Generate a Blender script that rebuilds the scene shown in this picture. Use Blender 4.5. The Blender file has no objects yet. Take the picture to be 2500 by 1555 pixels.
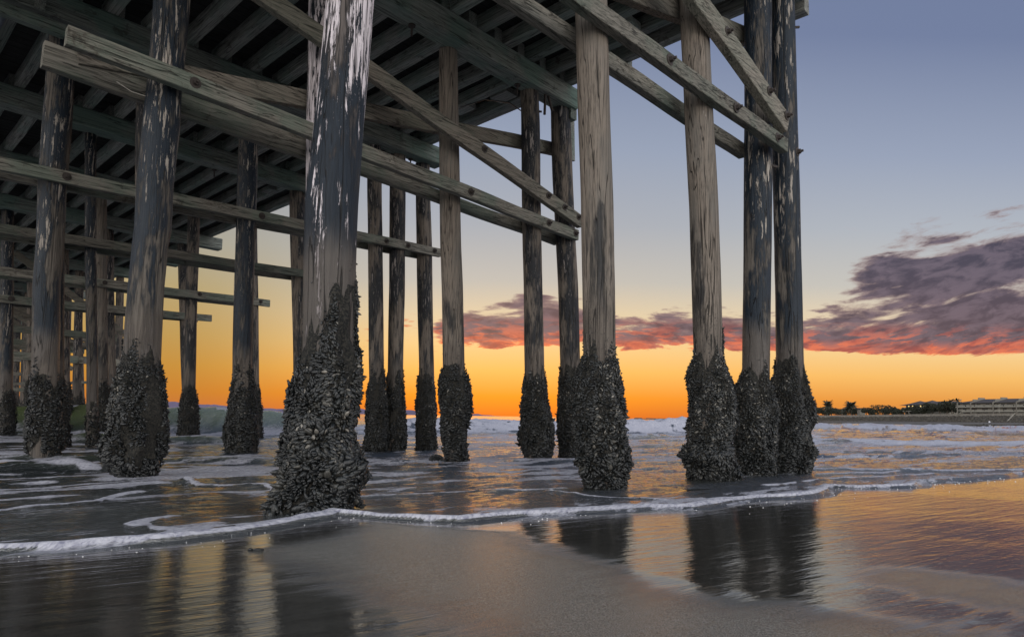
import bpy, bmesh, math, random
import numpy as np
from mathutils import Vector, Matrix
SC = bpy.context.scene
COL = SC.collection
rng = np.random.default_rng(7)
random.seed(7)

# ------------------------------------------------------------------ camera
F, CX, CY, HC = 1590.0, 1250.0, 884.0, 0.8
ROLL = math.atan(.0163); TH = math.atan(132 / F)
fw = np.array([0, math.cos(TH), math.sin(TH)])
up0 = np.array([0, -math.sin(TH), math.cos(TH)])
r0 = np.array([1., 0, 0])
CR = r0 * math.cos(ROLL) + up0 * math.sin(ROLL)
CU = -r0 * math.sin(ROLL) + up0 * math.cos(ROLL)
CP = np.array([0, 0, HC])
cd = bpy.data.cameras.new('camera')
cd.sensor_width = 36; cd.lens = F / 2500 * 36
cd.shift_y = (CY - 777.5) / 2500
cd.clip_start = 0.05; cd.clip_end = 30000
cam = bpy.data.objects.new('camera', cd); COL.objects.link(cam)
M = Matrix(((CR[0], CU[0], -fw[0], 0), (CR[1], CU[1], -fw[1], 0), (CR[2], CU[2], -fw[2], HC), (0, 0, 0, 1)))
cam.matrix_world = M
SC.camera = cam

def ray(x, y):
    return fw + CR * (x - CX) / F + CU * (CY - y) / F
def at_depth(px, depth, z):          # ground position on the line of sight of a bearing, at a forward distance
    return Vector(((px - CX) / F * depth, depth, z))

# ------------------------------------------------------------------ node helper
class NT:
    def __init__(s, tree):
        s.t = tree; tree.nodes.clear()
    def n(s, typ, **kw):
        nd = s.t.nodes.new(typ)
        for k, v in kw.items(): setattr(nd, k, v)
        return nd
    def put(s, sock, v):
        if v is None: return
        if isinstance(v, bpy.types.NodeSocket): s.t.links.new(v, sock)
        else:
            if isinstance(v, (tuple, list)) and len(v) == 3 and sock.type == 'RGBA': v = (*v, 1)
            sock.default_value = v
    def m(s, op, a, b=None, c=None, clamp=False):
        nd = s.n('ShaderNodeMath', operation=op, use_clamp=clamp)
        s.put(nd.inputs[0], a); s.put(nd.inputs[1], b)
        if c is not None: s.put(nd.inputs[2], c)
        return nd.outputs[0]
    def ss(s, v, a, b, c=0., d=1., typ='SMOOTHSTEP'):
        nd = s.n('ShaderNodeMapRange', interpolation_type=typ)
        for i, q in enumerate((v, a, b, c, d)): s.put(nd.inputs[i], q)
        return nd.outputs[0]
    def mix(s, f, a, b, blend='MIX'):
        nd = s.n('ShaderNodeMix', data_type='RGBA', blend_type=blend)
        s.put(nd.inputs[0], f); s.put(nd.inputs[6], a); s.put(nd.inputs[7], b)
        return nd.outputs[2]
    def ramp(s, f, stops, interp='LINEAR'):
        nd = s.n('ShaderNodeValToRGB'); cr = nd.color_ramp; cr.interpolation = interp
        while len(cr.elements) > 1: cr.elements.remove(cr.elements[-1])
        for i, (p, c) in enumerate(stops):
            e = cr.elements[0] if i == 0 else cr.elements.new(p)
            e.position = p; e.color = (*c, 1) if len(c) == 3 else c
        s.put(nd.inputs[0], f); return nd.outputs[0]
    def noise(s, vec, scale, detail=4, rough=.55, dist=0., out=0):
        nd = s.n('ShaderNodeTexNoise')
        s.put(nd.inputs['Vector'], vec); s.put(nd.inputs['Scale'], scale); s.put(nd.inputs['Detail'], detail)
        s.put(nd.inputs['Roughness'], rough); s.put(nd.inputs['Distortion'], dist)
        return nd.outputs[out]
    def mapping(s, vec, scale=(1, 1, 1), rot=(0, 0, 0), loc=(0, 0, 0)):
        nd = s.n('ShaderNodeMapping'); s.put(nd.inputs[0], vec)
        nd.inputs['Scale'].default_value = scale; nd.inputs['Rotation'].default_value = rot; nd.inputs['Location'].default_value = loc
        return nd.outputs[0]
    def xyz(s, x, y, z):
        nd = s.n('ShaderNodeCombineXYZ'); s.put(nd.inputs[0], x); s.put(nd.inputs[1], y); s.put(nd.inputs[2], z); return nd.outputs[0]
    def bump(s, h, dist, strength=1., normal=None):
        nd = s.n('ShaderNodeBump'); s.put(nd.inputs['Strength'], strength); s.put(nd.inputs['Distance'], dist)
        s.put(nd.inputs['Height'], h); s.put(nd.inputs['Normal'], normal); return nd.outputs[0]
    def attr(s, name, out='Fac'):
        return s.n('ShaderNodeAttribute', attribute_name=name).outputs[out]
    def bsdf(s, color, rough=.6, normal=None, ior=None, spec=None, **kw):
        nd = s.n('ShaderNodeBsdfPrincipled')
        s.put(nd.inputs['Base Color'], color); s.put(nd.inputs['Roughness'], rough); s.put(nd.inputs['Normal'], normal)
        s.put(nd.inputs['IOR'], ior)
        if spec is not None: s.put(nd.inputs['Specular IOR Level'], spec)
        for k, v in kw.items(): s.put(nd.inputs[k], v)
        return nd.outputs[0]
    def out(s, sh):
        o = s.n('ShaderNodeOutputMaterial'); s.t.links.new(sh, o.inputs[0])

def mat(name):
    m = bpy.data.materials.new(name); m.use_nodes = True
    return m, NT(m.node_tree)

# ------------------------------------------------------------------ world: dusk sky with a lit cloud bank
W = bpy.data.worlds.new("World"); SC.world = W; W.use_nodes = True
g = NT(W.node_tree)
tc = g.n('ShaderNodeTexCoord')
sep = g.n('ShaderNodeSeparateXYZ'); g.put(sep.inputs[0], tc.outputs['Generated'])
X, Y, Z = sep.outputs
ya = g.m('MAXIMUM', Y, .05)
u = g.m('DIVIDE', X, ya)                                   # tangent of the bearing
hl = g.m('SQRT', g.m('ADD', g.m('MULTIPLY', X, X), g.m('MULTIPLY', Y, Y)))
v = g.m('DIVIDE', Z, ya)                                   # height above the horizon (tangent, seaward half)
el = g.m('DIVIDE', Z, g.m('MAXIMUM', hl, .02))
vq = g.m('MAXIMUM', g.ss(Y, .0, .35, 0, 1), 0)
# elevation used for the gradient
def mixf(f, a, b):
    return g.m('ADD', g.m('MULTIPLY', a, g.m('SUBTRACT', 1, f)), g.m('MULTIPLY', b, f))
ve = g.m('MINIMUM', g.m('MAXIMUM', mixf(vq, el, v), 0), 1)
cen = [(0, (.66, .145, .018)), (.03, (.84, .27, .022)), (.07, (.90, .46, .11)), (.11, (.84, .56, .24)), (.155, (.70, .56, .36)), (.21, (.50, .47, .42)), (.30, (.37, .39, .43)), (.42, (.285, .33, .43)), (.62, (.165, .205, .325)), (1, (.14, .18, .29))]
lef = [(0, (.50, .15, .045)), (.03, (.52, .19, .028)), (.07, (.50, .24, .04)), (.12, (.46, .28, .08)), (.19, (.42, .32, .15)), (.26, (.36, .33, .25)), (.36, (.29, .30, .31)), (.5, (.2, .23, .31)), (1, (.11, .14, .25))]
rig = [(0, (.55, .19, .055)), (.03, (.70, .28, .055)), (.07, (.84, .46, .13)), (.11, (.84, .57, .26)), (.155, (.74, .60, .41)), (.21, (.52, .50, .46)), (.30, (.40, .43, .48)), (.42, (.285, .33, .44)), (.62, (.155, .195, .32)), (1, (.13, .17, .29))]
col = g.mix(g.ss(u, -.55, -.12), g.ramp(ve, lef), g.ramp(ve, cen))
col = g.mix(g.ss(u, .1, .7), col, g.ramp(ve, rig))
# a Nishita term carries the dusk scattering of the upper sky
sky = g.n('ShaderNodeTexSky', sky_type='NISHITA', sun_disc=False)
sky.sun_elevation = math.radians(1.5); sky.sun_rotation = math.radians(-2.0)
nis = g.mix(1., sky.outputs[0], (.06, .06, .06), 'MULTIPLY')
# the sky behind the camera: pale fill added beyond dusk level, brightest low down
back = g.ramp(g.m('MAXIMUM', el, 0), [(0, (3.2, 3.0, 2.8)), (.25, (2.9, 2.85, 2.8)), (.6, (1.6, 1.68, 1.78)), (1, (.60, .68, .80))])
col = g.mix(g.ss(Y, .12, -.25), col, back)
# clouds
tilt = g.ss(u, .3, .8, 0, .17)
v2 = g.m('SUBTRACT', v, g.m('MULTIPLY', tilt, g.m('SUBTRACT', u, .45)))
warp = g.noise(g.mapping(g.xyz(u, v2, 1.7), scale=(7, 16, 1)), 1., 3, .5, 0., 1)
wv_ = g.n('ShaderNodeVectorMath', operation='MULTIPLY_ADD'); g.put(wv_.inputs[0], warp); g.put(wv_.inputs[1], (.05, .022, 0)); g.put(wv_.inputs[2], g.xyz(u, v2, .3)); uv2 = wv_.outputs[0]
n1 = g.noise(g.mapping(uv2, scale=(10, 42, 1)), 1., 8, .62, .2)
n2 = g.noise(g.mapping(uv2, scale=(4.0, 22, 1), loc=(3.1, 0, 0)), 1., 3, .5, .2)
dens = g.m('ADD', g.m('MULTIPLY', n1, .56), g.m('MULTIPLY', n2, .44))
lowb = .104
lb = g.ss(g.m('ADD', v, g.m('MULTIPLY', g.m('SUBTRACT', n1, .5), .026)), lowb - .014, lowb + .016)
topv = g.ramp(g.ss(u, -.3, .9, 0, 1, 'LINEAR'), [(0, (.12,)*3), (.12, (.145,)*3), (.17, (.18,)*3), (.20, (.20,)*3), (.28, (.218,)*3), (.34, (.21,)*3), (.42, (.195,)*3), (.52, (.198,)*3), (.62, (.195,)*3), (.68, (.25,)*3), (.74, (.31,)*3), (.80, (.345,)*3), (.94, (.38,)*3), (1, (.38,)*3)])
tb = g.m('SUBTRACT', 1, g.m('DIVIDE', g.ss(g.m('DIVIDE', g.m('SUBTRACT', v, topv), g.ss(u, .45, .75, 1, 2.6)), -.055, .012), 1))
ue = g.ss(u, -.22, -.10)
cov = g.m('MULTIPLY', g.m('MULTIPLY', lb, tb), ue)
body = g.m('ADD', g.ss(v, .165, .125, 0, .07), g.m('ADD', g.ss(u, .42, .66, 0, .085), g.m('MULTIPLY', g.ss(u, .62, .80, 0, .07), g.ss(v, .2, .26))))
thr = g.m('SUBTRACT', .72, g.m('MULTIPLY', cov, g.m('ADD', .285, body)))
q_ = g.m('SUBTRACT', dens, thr)
cm = g.ss(q_, g.ss(u, .45, .6, -.012, -.035), g.ss(u, .45, .6, .045, .075))
core = g.ss(q_, .0, .10)
n3 = g.noise(g.mapping(uv2, scale=(16, 90, 1), loc=(0, 0, 8)), 1., 6, .65, .3)
n4 = g.noise(g.mapping(uv2, scale=(26, 70, 1), loc=(0, 0, 5)), 1., 5, .6, .3)
redz = g.ss(v, .160, .112)
red = g.m('MULTIPLY', redz, g.ss(n3, .46, .56))
red = g.m('MAXIMUM', red, g.m('MULTIPLY', g.ss(v, .130, .106), g.ss(n3, .34, .5, .5, .95)))
red = g.m('MULTIPLY', red, g.ss(core, 1.0, .2, .7, 1.))
dark_ = g.mix(g.ss(n4, .35, .62), (.050, .042, .072), (.125, .098, .135))
ccol = g.mix(core, (.30, .21, .20), dark_)
ccol = g.mix(g.m('MULTIPLY', g.ss(v, .26, .15), .08), ccol, (.35, .13, .12))
redc = g.mix(g.ss(n4, .35, .6), (.50, .075, .055), (.92, .17, .06))
ccol = g.mix(red, ccol, redc)
col = g.mix(g.m('MULTIPLY', g.m('MULTIPLY', cm, g.ss(Y, .2, .35)), .97), col, ccol)
# thin red wisps left of the bank
wl = g.noise(g.mapping(g.xyz(u, v, 6.), scale=(16, 110, 1)), 1., 4, .6, .4)
wlm = g.m('MULTIPLY', g.m('MULTIPLY', g.ss(wl, .60, .68), g.ss(g.m('ABSOLUTE', g.m('SUBTRACT', v, .125)), .04, .01)), g.m('MULTIPLY', g.ss(u, -.26, -.2), g.ss(u, -.06, -.12)))
col = g.mix(wlm, col, (.65, .14, .06))
# small pink wisps
wn = g.noise(g.mapping(g.xyz(u, v, 2.), scale=(9, 22, 1)), 1., 5, .6, .5)
wm = g.m('MULTIPLY', g.m('MULTIPLY', g.ss(wn, .6, .75), g.ss(g.m('ABSOLUTE', g.m('SUBTRACT', v, .335)), .05, .0)), g.ss(g.m('ABSOLUTE', g.m('SUBTRACT', u, .52)), .14, .02))
col = g.mix(g.m('MULTIPLY', wm, .6), col, (.6, .38, .36))
col = g.mix(.12, col, nis, 'ADD')
below = g.ss(Z, -.002, -.05)
col = g.mix(below, col, (.06, .06, .06))
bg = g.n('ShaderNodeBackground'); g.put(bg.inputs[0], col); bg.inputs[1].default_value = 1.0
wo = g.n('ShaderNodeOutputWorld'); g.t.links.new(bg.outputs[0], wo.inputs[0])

# ------------------------------------------------------------------ low sun in the afterglow
sl = bpy.data.lights.new('sun', 'SUN'); sl.energy = .04; sl.angle = math.radians(20); sl.color = (1, .55, .25)
so = bpy.data.objects.new('sun', sl); COL.objects.link(so)
so.rotation_euler = (math.radians(-87.5), 0, math.radians(2.0))
so.location = (0, 60, 30)
SC.view_settings.view_transform = 'Standard'; SC.view_settings.look = 'None'
SC.view_settings.exposure = 0.12; SC.view_settings.gamma = 1
SC.render.resolution_x = 1024; SC.render.resolution_y = 636
SC.render.engine = 'CYCLES'
SC.cycles.max_bounces = 8; SC.cycles.diffuse_bounces = 4; SC.cycles.glossy_bounces = 4

# ------------------------------------------------------------------ frames and object helpers
AZ = math.radians(-46.9)
Ld = np.array([math.sin(AZ), math.cos(AZ), 0]); Td = np.array([math.cos(AZ), -math.sin(AZ), 0])
def LT(L, T, z=0.):
    return Vector((Ld[0]*L + Td[0]*T, Ld[1]*L + Td[1]*T, z))

def tag(o, label=None, cat=None, group=None, kind=None):
    for k, q in (('label', label), ('category', cat), ('group', group), ('kind', kind)):
        if q: o[k] = q
    return o
def empty(name, loc):
    o = bpy.data.objects.new(name, None); o.location = loc; COL.objects.link(o); o.empty_display_size = .2; return o
def mesh_obj(name, verts, faces, material, parent=None, smooth=False, loc=None, attrs=None):
    me = bpy.data.meshes.new(name)
    verts = np.asarray(verts, float)
    if loc is None: loc = (0, 0, 0)
    ov = np.asarray(loc, float)
    fa = faces
    if isinstance(faces, np.ndarray):
        me.vertices.add(len(verts)); me.vertices.foreach_set('co', (verts - ov).ravel())
        k = faces.shape[1]
        me.loops.add(faces.size); me.loops.foreach_set('vertex_index', faces.ravel().astype(np.int32))
        me.polygons.add(len(faces))
        me.polygons.foreach_set('loop_start', np.arange(0, faces.size, k, dtype=np.int32))
        me.polygons.foreach_set('loop_total', np.full(len(faces), k, dtype=np.int32))
        me.update(calc_edges=True); me.validate()
    else:
        me.from_pydata([tuple(a) for a in (verts - ov)], [], fa); me.update()
    if attrs:
        for nm, arr in attrs.items():
            arr = np.asarray(arr, np.float32)
            if arr.ndim == 1:
                a = me.attributes.new(nm, 'FLOAT', 'POINT'); a.data.foreach_set('value', arr)
            else:
                a = me.attributes.new(nm, 'FLOAT_COLOR', 'POINT'); a.data.foreach_set('color', arr.ravel())
    if smooth: me.polygons.foreach_set('use_smooth', np.ones(len(me.polygons), bool))
    if material: me.materials.append(material)
    o = bpy.data.objects.new(name, me); COL.objects.link(o)
    if parent:
        o.parent = parent
        o.location = Vector(loc) - world_loc(parent)
    else: o.location = loc
    return o
def world_loc(o):
    p = Vector(o.location); q = o.parent
    while q: p = p + Vector(q.location); q = q.parent
    return p

class MB:                                     # mesh builder: several shapes gathered into one mesh
    def __init__(s): s.v = []; s.f = []
    def add(s, vs, fs):
        b = len(s.v); s.v += [tuple(a) for a in vs]; s.f += [tuple(i + b for i in q) for q in fs]
    def box(s, p0, p1, ax, w, t, jit=0.):     # a bar from p0 to p1 (top centre line), width along ax, height t downwards
        p0 = Vector(p0); p1 = Vector(p1); ax = Vector(ax).normalized(); d = (p1 - p0).normalized()
        upv = ax.cross(d).normalized()
        if upv.z < 0: upv = -upv
        n = max(1, int((p1 - p0).length / .35)) if jit else 1
        vs = []; fs = []; c = min(w, t) * .06
        prof = [(-w/2 + c, 0), (w/2 - c, 0), (w/2, -c), (w/2, -t + c), (w/2 - c, -t), (-w/2 + c, -t), (-w/2, -t + c), (-w/2, -c)]
        ph = random.random() * 9
        for i in range(n + 1):
            p = p0.lerp(p1, i / n)
            if jit: p = p + ax * (math.sin(i * .9 + ph) * jit) + upv * (math.sin(i * .6 + ph * 2) * jit + random.uniform(-.3, .3) * jit)
            for a, b in prof:
                vs.append(p + ax * a + upv * b)
        k = len(prof)
        for i in range(n):
            for j in range(k):
                fs.append((i*k + j, i*k + (j+1) % k, (i+1)*k + (j+1) % k, (i+1)*k + j))
        fs.append(tuple(range(k))[::-1]); fs.append(tuple(n*k + j for j in range(k)))
        s.add(vs, fs)
    def cube(s, lo, hi):
        x0, y0, z0 = lo; x1, y1, z1 = hi
        s.add([(x0,y0,z0),(x1,y0,z0),(x1,y1,z0),(x0,y1,z0),(x0,y0,z1),(x1,y0,z1),(x1,y1,z1),(x0,y1,z1)],
              [(0,3,2,1),(4,5,6,7),(0,1,5,4),(1,2,6,5),(2,3,7,6),(3,0,4,7)])
    def tube(s, pts, rad, n=8):
        pts = [Vector(p) for p in pts]; rings = []
        for i, p in enumerate(pts):
            d = (pts[min(i+1, len(pts)-1)] - pts[max(i-1, 0)]).normalized()
            a = d.cross(Vector((.3, .2, 1))).normalized() if abs(d.z) < .9 else d.cross(Vector((1, 0, 0))).normalized()
            b = d.cross(a)
            r = rad[i] if isinstance(rad, (list, tuple)) else rad
            rings.append([p + a * math.cos(2*math.pi*j/n) * r + b * math.sin(2*math.pi*j/n) * r for j in range(n)])
        vs = [q for rr in rings for q in rr]; fs = []
        for i in range(len(pts) - 1):
            for j in range(n): fs.append((i*n+j, i*n+(j+1) % n, (i+1)*n+(j+1) % n, (i+1)*n+j))
        fs.append(tuple(range(n))[::-1]); fs.append(tuple((len(pts)-1)*n + j for j in range(n)))
        s.add(vs, fs)
    def obj(s, name, m, parent=None, smooth=False, loc=None):
        if loc is None:
            a = np.array(s.v); loc = ((a[:,0].min()+a[:,0].max())/2, (a[:,1].min()+a[:,1].max())/2, a[:,2].min())
        return mesh_obj(name, s.v, s.f, m, parent, smooth, loc)

# numpy value noise
_P = rng.random((256, 256))
def vnoise(x, y, seed=0):
    x = x + seed * 17.31; y = y + seed * 9.73
    xi = np.floor(x).astype(int); yi = np.floor(y).astype(int)
    fx = x - xi; fy = y - yi; fx = fx*fx*fx*(fx*(fx*6-15)+10); fy = fy*fy*fy*(fy*(fy*6-15)+10)
    a = _P[xi & 255, yi & 255]; b = _P[(xi+1) & 255, yi & 255]; c = _P[xi & 255, (yi+1) & 255]; d = _P[(xi+1) & 255, (yi+1) & 255]
    return (a*(1-fx)+b*fx)*(1-fy)+(c*(1-fx)+d*fx)*fy - .5
def fbm(x, y, oct=4, seed=0, gain=.5):
    r = 0; a = 1
    for o in range(oct):
        r = r + a * vnoise(x, y, seed + o*3); x = x*2.03 + .7*y*.1; y = y*2.03; a *= gain
    return r
def sstep(x, a, b):
    t = np.clip((x-a)/(b-a), 0, 1); return t*t*(3-2*t)
# ------------------------------------------------------------------ materials
def wood_pile(name, tar, peel, dark=(.016, .020, .026), bare=(.20, .165, .13), pale=(.50, .44, .46), zt=3.0, zw=1.6, peel_lo=2.4, sheen=.5, tarflk=1.3, tarlow=0.):
    """tar: share of the trunk under tar; peel: share of pale peeled flakes above peel_lo"""
    m, g = mat(name)
    tc = g.n('ShaderNodeTexCoord'); oi = g.n('ShaderNodeObjectInfo')
    off = g.m('MULTIPLY', oi.outputs['Random'], 37.)
    va = g.n('ShaderNodeVectorMath', operation='ADD'); g.put(va.inputs[0], tc.outputs['Object']); g.put(va.inputs[1], g.xyz(off, off, off))
    P = va.outputs[0]
    sp = g.n('ShaderNodeSeparateXYZ'); g.put(sp.inputs[0], tc.outputs['Object']); z = sp.outputs[2]
    grain = g.noise(g.mapping(P, (55, 55, 1.1)), 1., 6, .7, .12)
    fine = g.noise(g.mapping(P, (120, 120, 5)), 1., 3, .6)
    big = g.noise(g.mapping(P, (3.2, 3.2, .7)), 1., 5, .6, .3)
    flk = g.noise(g.mapping(P, (19, 19, 2.0)), 1., 10, .74, .35)
    # tarred zone, ragged
    tz = g.m('ADD', g.m('MULTIPLY', g.m('SUBTRACT', big, .5), 2.2), g.m('ADD', g.m('MULTIPLY', g.m('SUBTRACT', flk, .5), tarflk), g.m('ADD', g.m('MULTIPLY', g.ss(z, 3.5, 2.7), tarlow), tar - .5)))
    tarm = g.ss(tz, -.12, .12)
    woodc = g.mix(g.ss(grain, .38, .56), tuple(c*.28 for c in bare), bare)
    woodc = g.mix(g.ss(fine, .3, .7, 0, .45), woodc, tuple(c*1.25 for c in bare))
    woodc = g.mix(g.ss(big, .4, .65, 0, .7), woodc, (bare[0]*.7, bare[1]*.78, bare[2]*.85))
    tcol = g.mix(g.ss(fine, .35, .75), dark, tuple(c*1.8 + .002 for c in dark))
    c = g.mix(tarm, woodc, tcol)
    pz = g.ss(z, peel_lo, peel_lo + zw, -.35, 0)
    pk = g.m('ADD', g.m('ADD', g.m('MULTIPLY', g.m('SUBTRACT', flk, .5), 2.3), g.m('MULTIPLY', g.m('SUBTRACT', big, .5), .9)), g.m('ADD', pz, peel - .5))
    pm = g.ss(pk, -.01, .02)
    palec = g.mix(g.ss(grain, .38, .5), tuple(c*.25 for c in pale), pale)
    c = g.mix(pm, c, palec)
    # low on the trunk, above the shells: brown silt stained wood
    st = g.m('ADD', g.ss(z, 2.6, 1.5), g.m('MULTIPLY', g.m('SUBTRACT', big, .5), 1.2))
    c = g.mix(g.m('MULTIPLY', g.ss(st, .3, .8), .75), c, g.mix(grain, (.05, .042, .036), (.16, .135, .115)))
    ck = g.ss(g.noise(g.mapping(P, (10, 10, .3)), 1., 2, .5, .1), .488, .5)
    ck2 = g.ss(g.noise(g.mapping(P, (10, 10, .3)), 1., 2, .5, .1), .512, .5)
    crack = g.m('MULTIPLY', ck, ck2)
    h = g.m('ADD', g.m('MULTIPLY', grain, .6), g.m('ADD', g.m('MULTIPLY', fine, .15), g.m('MULTIPLY', tarm, .35)))
    h = g.m('SUBTRACT', g.m('SUBTRACT', h, g.m('MULTIPLY', pm, .5)), g.m('MULTIPLY', crack, .9))
    c = g.mix(g.m('MULTIPLY', crack, .85), c, (.012, .011, .010))
    r = g.mix(g.m('MULTIPLY', tarm, g.m('SUBTRACT', 1, pm)), (.8,)*3, (sheen,)*3)
    g.out(g.bsdf(c, r, g.bump(h, .022, 1.), spec=.22)); return m

def wood_beam(name, base, green=.3, rotz=0., L=(2.2, 30, 30)):
    m, g = mat(name)
    tc = g.n('ShaderNodeTexCoord'); oi = g.n('ShaderNodeObjectInfo')
    off = g.m('MULTIPLY', oi.outputs['Random'], 51.)
    P = g.mapping(tc.outputs['Object'], rot=(0, 0, rotz))
    va = g.n('ShaderNodeVectorMath', operation='ADD'); g.put(va.inputs[0], P); g.put(va.inputs[1], g.xyz(off, off, off)); P = va.outputs[0]
    grain = g.noise(g.mapping(P, tuple(q*(1. if i_ == 0 else 1.9) for i_, q in enumerate(L))), 1., 7, .7, .12)
    fine = g.noise(g.mapping(P, (L[0]*3, L[1]*4, L[2]*4)), 1., 3, .6)
    big = g.noise(P, 1.1, 4, .6)
    c = g.mix(g.ss(grain, .38, .58), tuple(q*.3 for q in base), base)
    c = g.mix(g.ss(fine, .35, .7, 0, .4), c, tuple(q*1.35 for q in base))
    c = g.mix(g.m('MULTIPLY', g.ss(big, .42, .62), green), c, (base[0]*.45, base[1]*.72, base[2]*.66))
    st = g.ss(g.noise(P, 3.1, 6, .75, .4), .57, .68)
    c = g.mix(g.m('MULTIPLY', st, .75), c, (base[0]*.25, base[1]*.22, base[2]*.2))
    ckn = g.noise(g.mapping(P, (L[0]*.35, L[1]*.5, L[2]*.5)), 1., 3, .5, .6)
    ck = g.m('MULTIPLY', g.ss(ckn, .485, .5), g.ss(ckn, .515, .5))
    c = g.mix(g.m('MULTIPLY', ck, .7), c, (.012, .011, .010))
    vr = g.ss(oi.outputs['Random'], 0, 1, .72, 1.3, 'LINEAR')
    c = g.mix(1., c, g.xyz(vr, vr, vr), 'MULTIPLY')
    g.out(g.bsdf(c, .82, g.bump(g.m('SUBTRACT', g.m('ADD', grain, g.m('MULTIPLY', fine, .3)), ck), .014, 1.), spec=.3)); return m

RT = -math.radians(90) + AZ * 0
M_PEEL = wood_pile('pile_wood_peeling', .86, .62, dark=(.006, .010, .016), bare=(.10, .085, .078), pale=(.60, .54, .56), peel_lo=2.6, zw=1.3)
M_TAR = wood_pile('pile_wood_tarred', .66, .33, dark=(.006, .011, .018), bare=(.12, .105, .09), pale=(.36, .32, .28), peel_lo=2.0, sheen=.45)
M_BARE = wood_pile('pile_wood_bare', .06, .16, dark=(.022, .021, .021), bare=(.185, .155, .128), pale=(.30, .265, .235), peel_lo=2.5, tarflk=.9, tarlow=.42)
M_MIX = wood_pile('pile_wood_mixed', .50, .26, dark=(.014, .015, .018), bare=(.18, .15, .125), pale=(.34, .30, .28), peel_lo=2.0)
M_BEAM_T = wood_beam('weathered_beam', (.205, .19, .16), .5, -math.atan2(Td[1], Td[0]))
M_BRACE = wood_beam('weathered_brace', (.175, .155, .128), .25, -math.atan2(Td[1], Td[0]))
M_CAP = wood_beam('cap_wood', (.20, .215, .19), .65, -math.atan2(Td[1], Td[0]), (1.5, 22, 22))
M_STR = wood_beam('stringer_wood', (.26, .26, .235), .45, -math.atan2(Ld[1], Ld[0]), (1.5, 26, 26))
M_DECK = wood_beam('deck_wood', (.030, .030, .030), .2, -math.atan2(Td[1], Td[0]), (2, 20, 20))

def simple(name, c, rough=.7, bumpd=0., scale=20., var=.25, **kw):
    m, g = mat(name)
    tc = g.n('ShaderNodeTexCoord')
    n = g.noise(tc.outputs['Object'], scale, 4, .6)
    cc = g.mix(g.ss(n, .3, .7), tuple(q*(1-var) for q in c), tuple(min(1, q*(1+var)) for q in c))
    g.out(g.bsdf(cc, rough, g.bump(n, bumpd) if bumpd else None, **kw)); return m
M_IRON = simple('rusty_iron', (.035, .026, .022), .7, .004, 60)
M_PIPE = simple('grey_conduit', (.10, .12, .14), .45, 0, 8, .2)
M_HOSE = simple('black_hose', (.02, .025, .027), .4)
M_ROPE = simple('old_line', (.40, .38, .33), .9)

m, g = mat('mussel_shell'); M_MUS = m
tc = g.n('ShaderNodeTexCoord'); va_ = g.attr('tone')
n = g.noise(tc.outputs['Object'], 42., 4, .7)
c = g.ramp(va_, [(0, (.003, .004, .0045)), (.36, (.006, .0075, .0085)), (.60, (.016, .0175, .017)), (.82, (.048, .046, .040)), (1, (.22, .20, .17))])
c = g.mix(g.ss(n, .54, .72, 0, .5), c, (.075, .068, .055))
g.out(g.bsdf(c, g.ss(n, .3, .7, .22, .6), g.bump(n, .006, .8), spec=.5))
m, g = mat('barnacle_crust'); M_CRUST = m
tc = g.n('ShaderNodeTexCoord'); n = g.noise(tc.outputs['Object'], 55., 6, .8)
g.out(g.bsdf(g.mix(g.ss(n, .42, .62), (.004, .005, .005), (.065, .058, .046)), .75, g.bump(n, .04, 1.), spec=.4))

# ------------------------------------------------------------------ shoreline and levels (L seaward, T along the shore)
FR = [(-40, 8.), (-8, 5.6), (.26, 4.29), (.66, 3.98), (.88, 3.83), (1.14, 3.78), (1.41, 3.71), (1.75, 3.71), (2.04, 3.78), (2.26, 3.88), (2.42, 3.91), (2.49, 3.97), (2.63, 3.63), (2.81, 3.3), (2.93, 3.15), (3.2, 3.14), (3.44, 3.07), (3.88, 2.87), (4.39, 2.68), (4.7, 2.45), (5.35, 2.44), (5.73, 2.34), (6.01, 2.18), (6.41, 2.12), (7.0, 2.2), (7.39, 2.27), (7.55, 1.97), (8.15, 1.68), (8.86, 1.78), (9.2, 1.54), (10.69, 1.16), (11.75, 1.05), (13.59, .22), (25, -2), (60, -3), (120, 2), (211, 18.4), (298, 60), (400, 112), (466, 178), (700, 260)]
FT = np.array([a for a, b in FR], float); FL = np.array([b for a, b in FR], float)
def toLT(x, y):
    return x*Ld[0] + y*Ld[1], x*Td[0] + y*Td[1]
def shoreS(x, y):
    L, T = toLT(x, y)
    return L - np.interp(T, FT, FL)
def zwater(S):
    return np.interp(S, [-1, 0, .5, 5, 9.5, 20, 1e5], [.113, .113, .088, .038, -.045, -.1, -.1])
def zsand(S, T):
    s = .012 + .035 * sstep(T, 60, 200)
    return np.where(S < 0, np.minimum(.11 - S * s, 1.0), np.interp(S, [0, .5, 5, 9.5, 20, 100, 1e5], [.11, .078, -.02, -.15, -.4, -3, -3]))
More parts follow.
